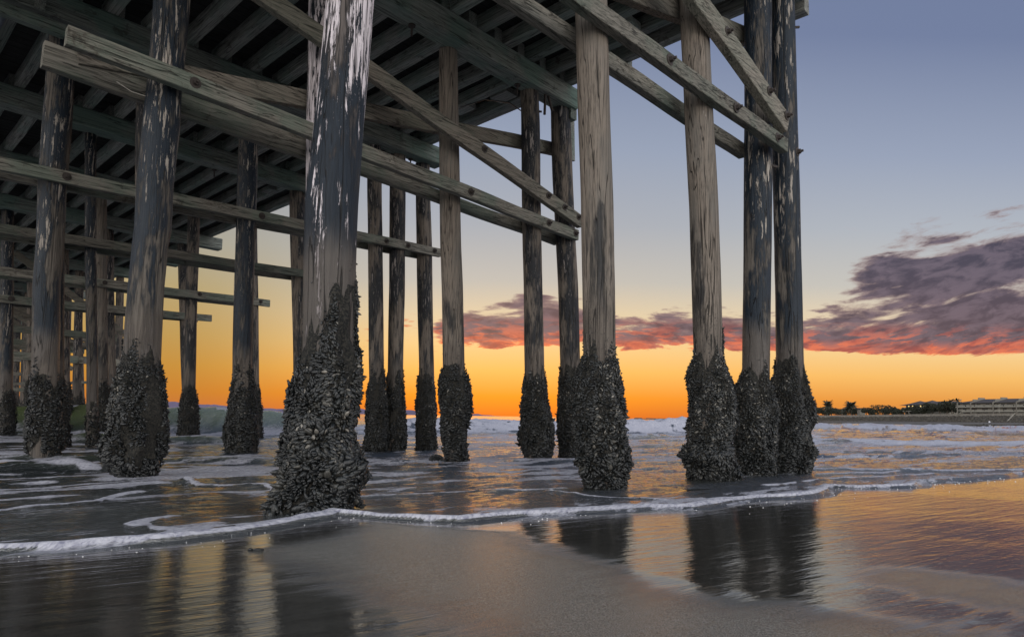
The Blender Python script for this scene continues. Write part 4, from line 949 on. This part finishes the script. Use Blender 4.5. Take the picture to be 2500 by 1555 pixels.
# beach hotel
a, b_, ux, n_ = facade_frame(2344, 262, 2640, 222); Lw = (b_-a).length
hotel = empty('beach_hotel', tuple(a)[:2] + (4.0,))
tag(hotel, 'long dark roofed hotel with two rows of pale balconies across the bay', 'hotel')
G0 = 4.0; H = lambda y: zpx(2420, y, 250)
ze, zr = H(983), H(972.5)
B = MB(); fbox(B, a, ux, n_, 0, Lw, G0, ze, -12, 0); B.obj('wall', M_STUC, hotel)
B = MB(); o1 = a - ux*.8
rv = [o1 + n_*1.6 + Vector((0, 0, ze)), b_ + n_*1.6 + Vector((0, 0, ze)), b_ - n_*13 + Vector((0, 0, ze)), o1 - n_*13 + Vector((0, 0, ze)), a + ux*5.5 - n_*5.7 + Vector((0, 0, zr)), b_ - n_*5.7 + Vector((0, 0, zr))]
B.add(rv, [(0, 1, 5, 4), (1, 2, 5), (2, 3, 4, 5), (3, 0, 4), (0, 3, 2, 1)]); roof = B.obj('roof', M_ROOF, hotel)
S_ = lambda px: max(0, min(Lw, ((a.x - (px-CX)/F*a.y)/((px-CX)/F*ux.y - ux.x))))
for y0, y1 in ((988, 993.5), (1000, 1004.8)):
    B = MB(); zt_, zb_ = H(y0), H(y1)
    fbox(B, a, ux, n_, -.5 if y0 < 990 else 2, Lw, zt_-.12, zt_, 0, 1.9); fbox(B, a, ux, n_, -.5 if y0 < 990 else 2, Lw, zb_-.1, zb_+.28, 0, 1.9)
    for k in range(int(Lw/.45)):
        if k % 8 == 7: continue
        fbox(B, a, ux, n_, .3+k*.45, .3+k*.45+.3, zb_+.28, zt_-.12, 1.75, 1.82)
    B.obj('balcony', M_TRIM, hotel)
for px in (2346, 2378.7, 2433.3, 2490.5, 2549, 2606):
    B = MB(); s = S_(px); fbox(B, a, ux, n_, s-.14, s+.14, G0, ze+.1, 1.7, 2.1); (fbox(B, a, ux, n_, s-.14, s+.14, ze, ze+.5, .6, 1.7), fbox(B, a, ux, n_, s-.14, s+.14, ze+.3, (ze+zr)/2+.6, -2.4, .6), fbox(B, a, ux, n_, s-.14, s+.14, (ze+zr)/2, zr+.5, -6., -2.4)) if px > 2350 else None; B.obj('party_wall', M_STUC, hotel)
R2 = random.Random(8)
for y0, y1 in ((984.5, 993), (995, 1004), (1006, 1011)):
    s = 1.2
    while s < Lw-2:
        w = R2.choice((1.4, 2.2, 3.0)); B = MB(); fbox(B, a, ux, n_, s, s+w, H(y1), H(y0)-.15, .002, .05); wd = B.obj('window', M_WIN, hotel)
        s += w + R2.choice((.7, 1.3, 2.))
# lodge with lit windows
a, b_, ux, n_ = facade_frame(2212, 330, 2318, 300); Lw = (b_-a).length
lodge = empty('beach_lodge', tuple(a)[:2] + (4.0,))
tag(lodge, 'hip roofed lodge with warm lit windows half hidden by trees across the bay', 'lodge')
H = lambda y: zpx(2260, y, 315)
B = MB(); fbox(B, a, ux, n_, 0, Lw, G0, H(988.5), -10, 0); B.obj('wall', M_STUC, lodge)
def hip(a, ux, n_, s0, s1, ze, zr, dep, ov, name, par, inset=4.):
    B = MB(); q = [a+ux*(s0-ov)+n_*ov, a+ux*(s1+ov)+n_*ov, a+ux*(s1+ov)-n_*(dep+ov), a+ux*(s0-ov)-n_*(dep+ov)]
    B.add([p+Vector((0, 0, ze)) for p in q] + [a+ux*(s0+inset)-n_*dep*.5+Vector((0, 0, zr)), a+ux*(s1-inset)-n_*dep*.5+Vector((0, 0, zr))], [(0, 1, 5, 4), (1, 2, 5), (2, 3, 4, 5), (3, 0, 4), (0, 3, 2, 1)])
    return B.obj(name, M_ROOF, par)
hip(a, ux, n_, 0, Lw, H(988.5), H(979.5), 10, 2.2, 'roof', lodge, 2.5)
hip(a + n_*2, ux, n_, 3.5, 11, H(988), H(977.5), 9, .8, 'roof', lodge, 3.4)
hip(a + n_*2, ux, n_, 12.5, 19, H(987.5), H(977), 9, .8, 'roof', lodge, 3.)
B = MB(); fbox(B, a, ux, n_, -1, Lw, H(997), H(993.8), 0, 1.6); B.obj('balcony', M_TRIM, lodge)
for px, lit in ((2219, 1), (2224, 0), (2228.5, 1), (2236, 0), (2247.6, 1), (2251, 0), (2256.5, 1), (2262, 1), (2270, 0)):
    uu = (px-CX)/F; s = (a.x-uu*a.y)/(uu*ux.y-ux.x); B = MB(); fbox(B, a, ux, n_, s-.42, s+.42, H(993), H(989.3), .002, .05); B.obj('window', M_LIT if lit else M_WIN, lodge)
# beach hut with a slab roof
hd = wall_depth(2103)+12; hc = at_depth(2103, hd, 4.0)
hut = empty('lifeguard_hut', tuple(hc)); tag(hut, 'small tower hut with a flat overhanging roof among the trees', 'hut')
zt_ = zpx(2103, 995.5, hd)
B = MB(); B.cube((hc.x-1.6, hc.y-1.5, 4.0), (hc.x+1.4, hc.y+1.5, zt_-.5)); B.obj('wall', M_STUC, hut)
B = MB(); B.cube((hc.x-3.0, hc.y-2.2, zt_-.5), (hc.x+2.9, hc.y+2.2, zt_-.1)); B.obj('roof', M_ROOF, hut)
B = MB(); B.cube((hc.x+.2, hc.y-1.56, zt_-3.2), (hc.x+1.1, hc.y-1.5, zt_-.9)); B.obj('door', M_TRIM, hut)
# low shelters / picnic ramadas on the promenade
for px, w in ((2024, 3.4), (2213, 2.6), (2226, 4.), (2241, 3.)):
    d = wall_depth(px)+6; c = at_depth(px, d, 3.95); sh_ = empty('picnic_shelter', tuple(c))
    tag(sh_, {2024: 'pale flat roofed shelter under the palms on the promenade', 2213: 'small white roofed shelter left of the lodge', 2226: 'wider white roofed shelter in front of the lodge', 2241: 'white roofed shelter right of the wide one before the lodge'}[px], 'shelter', 'shelters on the promenade')
    B = MB(); B.cube((c.x-w/2, c.y-1, 6.1), (c.x+w/2, c.y+1, 6.4)); B.obj('roof', M_TRIM, sh_)
    for sx in (-1, 1):
        B = MB(); B.cube((c.x+sx*(w/2-.2)-.1, c.y-.8, 3.95), (c.x+sx*(w/2-.2)+.1, c.y-.6, 6.1)); B.obj('post', M_TRIM, sh_)
# parasols before the hotel
for px, lab, w in ((2362, 'grey domed parasol in front of the hotel, left one', 3.2), (2382, 'pale low parasol in front of the hotel, right one', 4.2), (2424, 'pale parasol on the first balcony of the hotel', 3.6)):
    d = wall_depth(px)+5 if px < 2400 else wall_depth(px)+12; zb = zpx(px, 1012 if px < 2400 else 1004, d); zt2 = zpx(px, 1005.5 if px < 2400 else 993.5, d)
    c = at_depth(px, d, 0); u_ = empty('parasol', (c.x, c.y, max(3.9, zb))); tag(u_, lab, 'parasol', 'parasols at the hotel')
    B = MB(); n = 8; ring = [(c.x+w/2*math.cos(k*math.pi/4), c.y+w/2*math.sin(k*math.pi/4), zt2-.9) for k in range(n)]
    B.add(ring + [(c.x, c.y, zt2), (c.x, c.y, zt2-.8)], [(k, (k+1) % n, n) for k in range(n)] + [((k+1) % n, k, n+1) for k in range(n)]); B.obj('canopy', M_TRIM, u_)
    B = MB(); B.tube([(c.x, c.y, max(3.9, zb)), (c.x, c.y, zt2-.7)], .05, 6); B.obj('pole', M_TRIM, u_)
# beach stairs
p0 = at_depth(2478, wall_depth(2478)-.5, zpx(2478, 1008, wall_depth(2478))); p1 = at_depth(2452, wall_depth(2452)-6.5, 1.2)
st = empty('beach_stairs', tuple(p1)); tag(st, 'concrete beach stairs slanting down the rocks at the far right', 'stairs')
for off in (0, 2.6):
    B = MB(); o_ = Vector((off*.85, -off*.2, 0)); B.box(p0+o_, p1+o_, (.6, -.8, 0), .35, .9); B.obj('side_wall', M_CONC, st)
B = MB(); o_ = Vector((1.1, -.26, -.35))
for k in range(16):
    q = (p0+o_).lerp(p1+o_, k/15); B.cube((q.x-1.0, q.y-.3, q.z-.5), (q.x+1.0, q.y+.3, q.z))
B.obj('steps', M_CONC, st)
# lamp posts
for px, h, lab in ((2345, 6.5, 'thin lamp post at the left end of the hotel'), (2439, 4., 'short lamp post before the middle of the hotel'), (2056, 5., 'thin lamp post left of the right date palm'), (1991, 5.5, 'lamp post at the left end of the seawall')):
    c = P_(px, 1.5, 3.9); lp_ = empty('lamp_post', tuple(c)); tag(lp_, lab, 'lamp post', 'lamp posts on the promenade')
    B = MB(); B.tube([c, c+Vector((0, 0, h))], [.09, .06], 6); B.obj('pole', M_TRIM, lp_); B = MB(); B.tube([c+Vector((0, 0, h)), c+Vector((.5, -.2, h+.1))], [.08, .12], 6); B.obj('lamp_head', M_TRIM, lp_)
c = P_(2190, 8, 6.0); B = MB(); B.tube([c + Vector((0, 0, -2)), c], .07, 6); lo = empty('green_lamp', (c.x, c.y, 4)); tag(lo, 'small glowing green lamp between the dark trees', 'lamp'); B.obj('pole', M_TRIM, lo)
B = MB(); B.tube([c, c+Vector((0, 0, .3)), c+Vector((0, 0, .7))], [.3, .45, .2], 8); B.obj('lamp_head', M_GRN, lo)

# ---- trees
def crown_mesh(name, c, w, h, parent, seed, mat_, n=420, leaf=.42):
    R_ = np.random.default_rng(seed); k = 9
    bc = np.stack([R_.uniform(-.36, .36, k)*w, R_.uniform(-.36, .36, k)*w, R_.uniform(.22, .78, k)*h], 1); br = R_.uniform(.16, .30, k)*w
    idx = R_.integers(0, k, n); d = R_.normal(0, 1, (n, 3)); d /= np.linalg.norm(d, axis=1)[:, None]
    p = bc[idx] + d*(br[idx]*R_.uniform(.55, 1.1, n))[:, None]*np.array([1, 1, .75]); p[:, 2] = np.clip(p[:, 2], 0.02*h, h)
    a_ = R_.normal(0, 1, (n, 3)); a_ /= np.linalg.norm(a_, axis=1)[:, None]; b2 = np.cross(a_, R_.normal(0, 1, (n, 3))); b2 /= np.linalg.norm(b2, axis=1)[:, None]
    s_ = (leaf*R_.uniform(.5, 1.3, n))[:, None]
    V = np.stack([p-a_*s_, p+b2*s_*.6, p+a_*s_, p-b2*s_*.6], 1).reshape(-1, 3) + np.array(tuple(c))
    return mesh_obj(name, V, np.arange(n*4).reshape(-1, 4), mat_, parent, loc=tuple(c))
TREES = [(2020, 1000, 20, 'low dark tree under the crown of the left date palm'), (2078, 1001, 18, 'low tree under the crown of the right date palm'), (2128, 1000, 16, 'low tree left of the broad dome shaped one'), (2190, 1001, 14, 'bush like tree behind the green lamp'),
         (1999, 994, 20, 'low round tree at the left end of the promenade below the pines'), (2012, 995, 24, 'tree between the pines and the left date palm'), (2030, 999, 20, 'low tree right of the left date palm'), (2043, 1001, 16, 'small bush like tree beyond the shelter'), (2054, 994.5, 20, 'taller round tree between the two date palms'), (2066, 1000, 14, 'low tree left of the right date palm'), (2092, 1000, 16, 'low tree right of the right date palm'),
         (2115, 999.5, 17, 'small tree right of the tower hut'), (2142, 993, 30, 'broad dome shaped tree in the middle of the row'), (2163, 994, 22, 'ragged tree right of the broad dome shaped one'), (2178, 996.5, 22, 'tree left of the green lamp'), (2203, 1001, 20, 'low tree right of the green lamp'), (2222, 994.5, 20, 'small tree hiding the left end of the lodge'), (2243, 993, 22, 'tree before the middle of the lodge'), (2258, 994, 18, 'tree under the lit windows of the lodge'), (2276, 986, 26, 'tall dense tree at the right end of the lodge'), (2294, 984.5, 26, 'tall tree right of the lodge'), (2312, 984, 24, 'leafy tree left of the tall palms'), (2327, 983, 24, 'leafy tree around the feet of the tall palms'), (2339, 986, 18, 'tree touching the left end of the hotel')]
for k, (px, y, w, lab) in enumerate(TREES):
    d = wall_depth(px) + (10 if px < 2200 else 7); zt_ = zpx(px, y, d) + 1.2; W_ = w*1.5/F*d; c = at_depth(px, d, 4.0)
    t = empty('tree', tuple(c)); tag(t, lab, 'tree', 'trees along the promenade'); hh_ = zt_-4.0
    B = MB(); B.tube([c, c+Vector((.1, 0, hh_*.3)), c+Vector((-.1, .1, hh_*.6))], [.28, .2, .1], 7); B.tube([c+Vector((.1, 0, hh_*.25)), c+Vector((W_*.25, 0, hh_*.55))], [.15, .06], 6); B.tube([c+Vector((.1, 0, hh_*.25)), c+Vector((-W_*.25, 0, hh_*.55))], [.15, .06], 6)
    B.obj('trunk', M_BARK, t)
    crown_mesh('crown', c+Vector((0, 0, hh_*.14)), W_*1.02, hh_*.82, t, 20+k, M_LEAF, 900 if w > 19 else 650)
def palm(px, ytop, ybot_c, wpx, lab, nf, trunk_r, tall=False, seed=1, droop=1.):
    d = wall_depth(px)+6; c = at_depth(px, d, 4.0); zc = zpx(px, ybot_c, d); zt_ = zpx(px, ytop, d); Rw = wpx/2/F*d; R_ = random.Random(seed)
    t = empty('palm_tree', tuple(c)); tag(t, lab, 'palm tree', 'palms along the promenade')
    top = Vector((c.x, c.y, zc)); B = MB(); B.tube([c, c.lerp(top, .5)+Vector((.1, 0, 0)), top], [trunk_r*1.2, trunk_r, trunk_r*1.1], 8); B.obj('trunk', M_BARK, t)
    B = MB()
    for k in range(nf):
        a_ = 2*math.pi*k/nf + R_.uniform(-.2, .2); e_ = R_.uniform(-.45, 1.5) if not tall else R_.uniform(.1, 1.1); ln = Rw*R_.uniform(.62, 1.2); dirh = Vector((math.cos(a_), math.sin(a_), 0))
        side = Vector((-dirh.y, dirh.x, 0)); prev = None
        for i in range(7):
            s = i/6; p = top + dirh*ln*s*math.cos(e_*(1-s*.5)) + Vector((0, 0, ln*(math.sin(e_)*s*1.3 - droop*.42*s*s)))
            w_ = (.10+.42*math.sin(math.pi*min(1, s*.9+.12)))*Rw*.34
            cur = (p - side*w_ - Vector((0, 0, w_*.7)), p, p + side*w_ - Vector((0, 0, w_*.7)))
            if prev:
                B.add([prev[0], prev[1], cur[1], cur[0]], [(0, 1, 2, 3)]); B.add([prev[1], prev[2], cur[2], cur[1]], [(0, 1, 2, 3)])
            prev = cur
    B.obj('crown', M_LEAF2, t)
palm(2022, 980.5, 991, 30, 'left of the two bushy date palms, near the dark pines', 62, .35, seed=2)
palm(2078, 982.5, 992.5, 32, 'right of the two bushy date palms, beside the tower hut', 66, .38, seed=3)
palm(2323, 971.5, 979, 16, 'tall thin palm behind the leafy trees, left of its pair', 14, .18, True, 5)
palm(2337, 969.5, 977.5, 19, 'tall thin palm next to the hotel, right of its pair', 12, .18, True, 6)
def norfolk(px, ytop, wpx, lab, seed):
    d = wall_depth(px)+14; c = at_depth(px, d, 4.0); zt_ = zpx(px, ytop, d); h = zt_-4.0; R_ = random.Random(seed)
    t = empty('pine_tree', tuple(c)); tag(t, lab, 'pine tree', 'tiered pines'); B = MB(); B.tube([c, (c.x, c.y, zt_)], [.3, .03], 7); B.obj('trunk', M_BARK, t)
    B = MB(); Rw = wpx/2/F*d
    for lv in range(11):
        f_ = lv/11; zz = 4.0 + h*(.28+.70*f_); r_ = Rw*(1-f_*.86)
        for k in range(7):
            a_ = 2*math.pi*(k/7+lv*.13)+R_.uniform(-.1, .1); dh = Vector((math.cos(a_), math.sin(a_), 0)); sd = Vector((-dh.y, dh.x, 0)); o_ = Vector((c.x, c.y, zz)); w_ = .10*r_+.12
            B.add([o_, o_+dh*r_*.6+sd*w_+Vector((0, 0, .02*h)), o_+dh*r_+Vector((0, 0, .05*h)), o_+dh*r_*.6-sd*w_+Vector((0, 0, .02*h)), o_+dh*r_*.5+Vector((0, 0, -.012*h))], [(0, 1, 2), (0, 2, 3), (0, 4, 1), (0, 3, 4), (4, 2, 1), (4, 3, 2)])
    B.obj('crown', M_PINE, t)
norfolk(1981, 967, 20, 'taller tiered pine right beside the corner pile', 1); norfolk(1991, 973, 17, 'shorter tiered pine to the right of its taller neighbour', 2)

# ---- people on the far beach
def person(px, yfeet, hpx, shirt, pants, lab, seed, stride=.2):
    d = 1.7*F/hpx; r = ray(px, yfeet); c = Vector(CP) + Vector(r)*(d/r[1])
    R_ = random.Random(seed); a_ = R_.uniform(-.6, .6); X_ = Vector((math.cos(a_), math.sin(a_), 0)); Y_ = Vector((-X_.y, X_.x, 0))
    J = {'pel': (0, 0, .92), 'chest': (0, 0, 1.30), 'neck': (0, 0, 1.47), 'head': (0, 0, 1.62), 'top': (0, 0, 1.70), 'hl': (-.09, 0, .88), 'kl': (-.10, stride*.5, .50), 'fl': (-.10, stride*-.2, .07), 'tl': (-.10, stride*-.2+.14, .03), 'hr': (.09, 0, .88), 'kr': (.10, -stride*.1, .50), 'fr': (.10, -stride, .07), 'tr': (.10, -stride+.14, .03),
         'sl': (-.19, 0, 1.40), 'el': (-.25, -.06, 1.13), 'wl': (-.26, .05, .88), 'sr': (.19, 0, 1.40), 'er': (.25, .04, 1.13), 'wr': (.25, .12, .90)}
    rad = {'pel': .14, 'chest': .16, 'neck': .06, 'head': .10, 'top': .08, 'hl': .09, 'kl': .065, 'fl': .045, 'tl': .035, 'hr': .09, 'kr': .065, 'fr': .045, 'tr': .035, 'sl': .065, 'el': .045, 'wl': .035, 'sr': .065, 'er': .045, 'wr': .035}
    E_ = [('pel', 'chest'), ('chest', 'neck'), ('neck', 'head'), ('head', 'top'), ('pel', 'hl'), ('hl', 'kl'), ('kl', 'fl'), ('fl', 'tl'), ('pel', 'hr'), ('hr', 'kr'), ('kr', 'fr'), ('fr', 'tr'), ('chest', 'sl'), ('sl', 'el'), ('el', 'wl'), ('chest', 'sr'), ('sr', 'er'), ('er', 'wr')]
    ks = list(J); me = bpy.data.meshes.new('person'); me.from_pydata([tuple(X_*J[k][0] + Y_*J[k][1] + Vector((0, 0, J[k][2]))) for k in ks], [(ks.index(a), ks.index(b)) for a, b in E_], [])
    o = bpy.data.objects.new('person', me); COL.objects.link(o); o.location = c
    sk = o.modifiers.new('skin', 'SKIN'); me.skin_vertices[0].data[0].use_root = True
    for i, k in enumerate(ks): me.skin_vertices[0].data[i].radius = (rad[k], rad[k])
    o.modifiers.new('sub', 'SUBSURF').levels = 1; o.modifiers['sub'].render_levels = 1
    m, g = mat('clothed_figure'); tc = g.n('ShaderNodeTexCoord'); s = g.n('ShaderNodeSeparateXYZ'); g.put(s.inputs[0], tc.outputs['Object'])
    c_ = g.ramp(g.m('DIVIDE', s.outputs[2], 1.7), [(0, (.05, .04, .03)), (.05, pants), (.55, shirt), (.86, (.3, .17, .11)), (.95, (.03, .02, .015))], 'CONSTANT')
    g.out(g.bsdf(c_, .8)); me.materials.append(m)
    tag(o, lab, 'person', 'people on the far beach')
dk = (.03, .03, .035)
person(2335, 1034, 10, dk, dk, 'person in dark clothes standing near the rocks below the hotel, leftmost of the beach walkers', 1)
person(2372.8, 1037.3, 10.5, (.05, .05, .045), dk, 'person in dark clothes walking alone on the sand', 2, .35)
person(2416, 1038.5, 12, (.6, .6, .65), (.04, .04, .05), 'person in a white shirt and dark trousers with a dog nearby', 3, .3)
person(2458, 1032.5, 9, (.22, .22, .26), (.1, .1, .12), 'person in grey at the foot of the beach stairs', 4)
person(2056.8, 1030.5, 6.5, dk, dk, 'dark figure wading in the surf, leftmost', 5)
person(2117, 1031.5, 7, dk, dk, 'dark figure in the surf, left one of a close pair', 6)
person(2125.5, 1030.5, 6, dk, dk, 'dark figure in the surf, right one of a close pair', 7)
def dog(px, yf, d):
    r = ray(px, yf); c = Vector(CP)+Vector(r)*(d/r[1])
    J = [(0, 0, .42), (.25, 0, .44), (.5, 0, .46), (.64, 0, .60), (.78, 0, .62), (.90, 0, .58), (-.15, 0, .46), (-.32, 0, .60), (0, .09, .30), (-.06, .09, .17), (0, .09, .02), (0, -.09, .30), (-.06, -.09, .17), (0, -.09, .02), (.5, .08, .30), (.52, .08, .16), (.5, .08, .02), (.5, -.08, .30), (.52, -.08, .16), (.5, -.08, .02)]
    E_ = [(0, 1), (1, 2), (2, 3), (3, 4), (4, 5), (0, 6), (6, 7), (0, 8), (8, 9), (9, 10), (0, 11), (11, 12), (12, 13), (2, 14), (14, 15), (15, 16), (2, 17), (17, 18), (18, 19)]
    rd = [.12, .11, .14, .08, .08, .04, .03, .02] + [.07, .035, .03]*2 + [.06, .035, .03]*2
    me = bpy.data.meshes.new('dog'); me.from_pydata([(-a, b, c2) for a, b, c2 in J], E_, []); o = bpy.data.objects.new('dog', me); COL.objects.link(o); o.location = c
    o.modifiers.new('skin', 'SKIN'); me.skin_vertices[0].data[0].use_root = True
    for i, q in enumerate(rd): me.skin_vertices[0].data[i].radius = (q, q)
    o.modifiers.new('sub', 'SUBSURF').levels = 1; me.materials.append(simple('dog_fur', (.02, .018, .016), .9)); tag(o, 'small dark dog standing beside the person in the white shirt', 'dog')
dog(2406, 1038.2, 225)
# ---- small things on the near sand
def on_sand(px, y):
    r = ray(px, y); z_ = .12
    for _ in range(6):
        t = (z_-HC)/r[2]; p = CP + r*t; z_ = float(zsand(shoreS(p[0], p[1]), toLT(p[0], p[1])[1]))
    return Vector((p[0], p[1], z_))
c = on_sand(630, 1343); vv = IV*np.array([.035, .014, .008]); vv2 = IV*np.array([.014, .01, .007]) + np.array([-.04, .004, 0])
o = mesh_obj('shell', np.concatenate([vv, vv2]) + np.array(tuple(c)) + np.array([0, 0, .004]), np.concatenate([IF, IF+len(IV)]), M_MUS, None, True, loc=tuple(c), attrs={'tone': np.full(2*len(IV), .3)})
tag(o, 'small dark shell lying alone on the wet sand at the lower left', 'shell')
# bubbles and pebbles strewn along the foam edge
allv = []; allf = []; cnt = 0; R_ = np.random.default_rng(12)
for k in range(170):
    T_ = R_.uniform(.3, 11); Ls = float(np.interp(T_, FT, FL)); L_ = Ls - abs(R_.normal(.10, .14)) - .02
    z_ = float(zsand(L_-Ls, T_)); s_ = R_.uniform(.001, .0034) * (1 + T_*.12)
    allv.append(IV*s_*np.array([1.3, 1.3, .8]) + np.array(LT(L_, T_, z_+s_*.3))); allf.append(IF+cnt); cnt += len(IV)
M_BUB = simple('foam_bubbles', (.6, .58, .58), .2)
tag(mesh_obj('foam_bubbles', np.concatenate(allv), np.concatenate(allf), M_BUB, None, True), 'tiny bubbles and grains strewn along the foam edge', 'bubbles', kind='stuff')
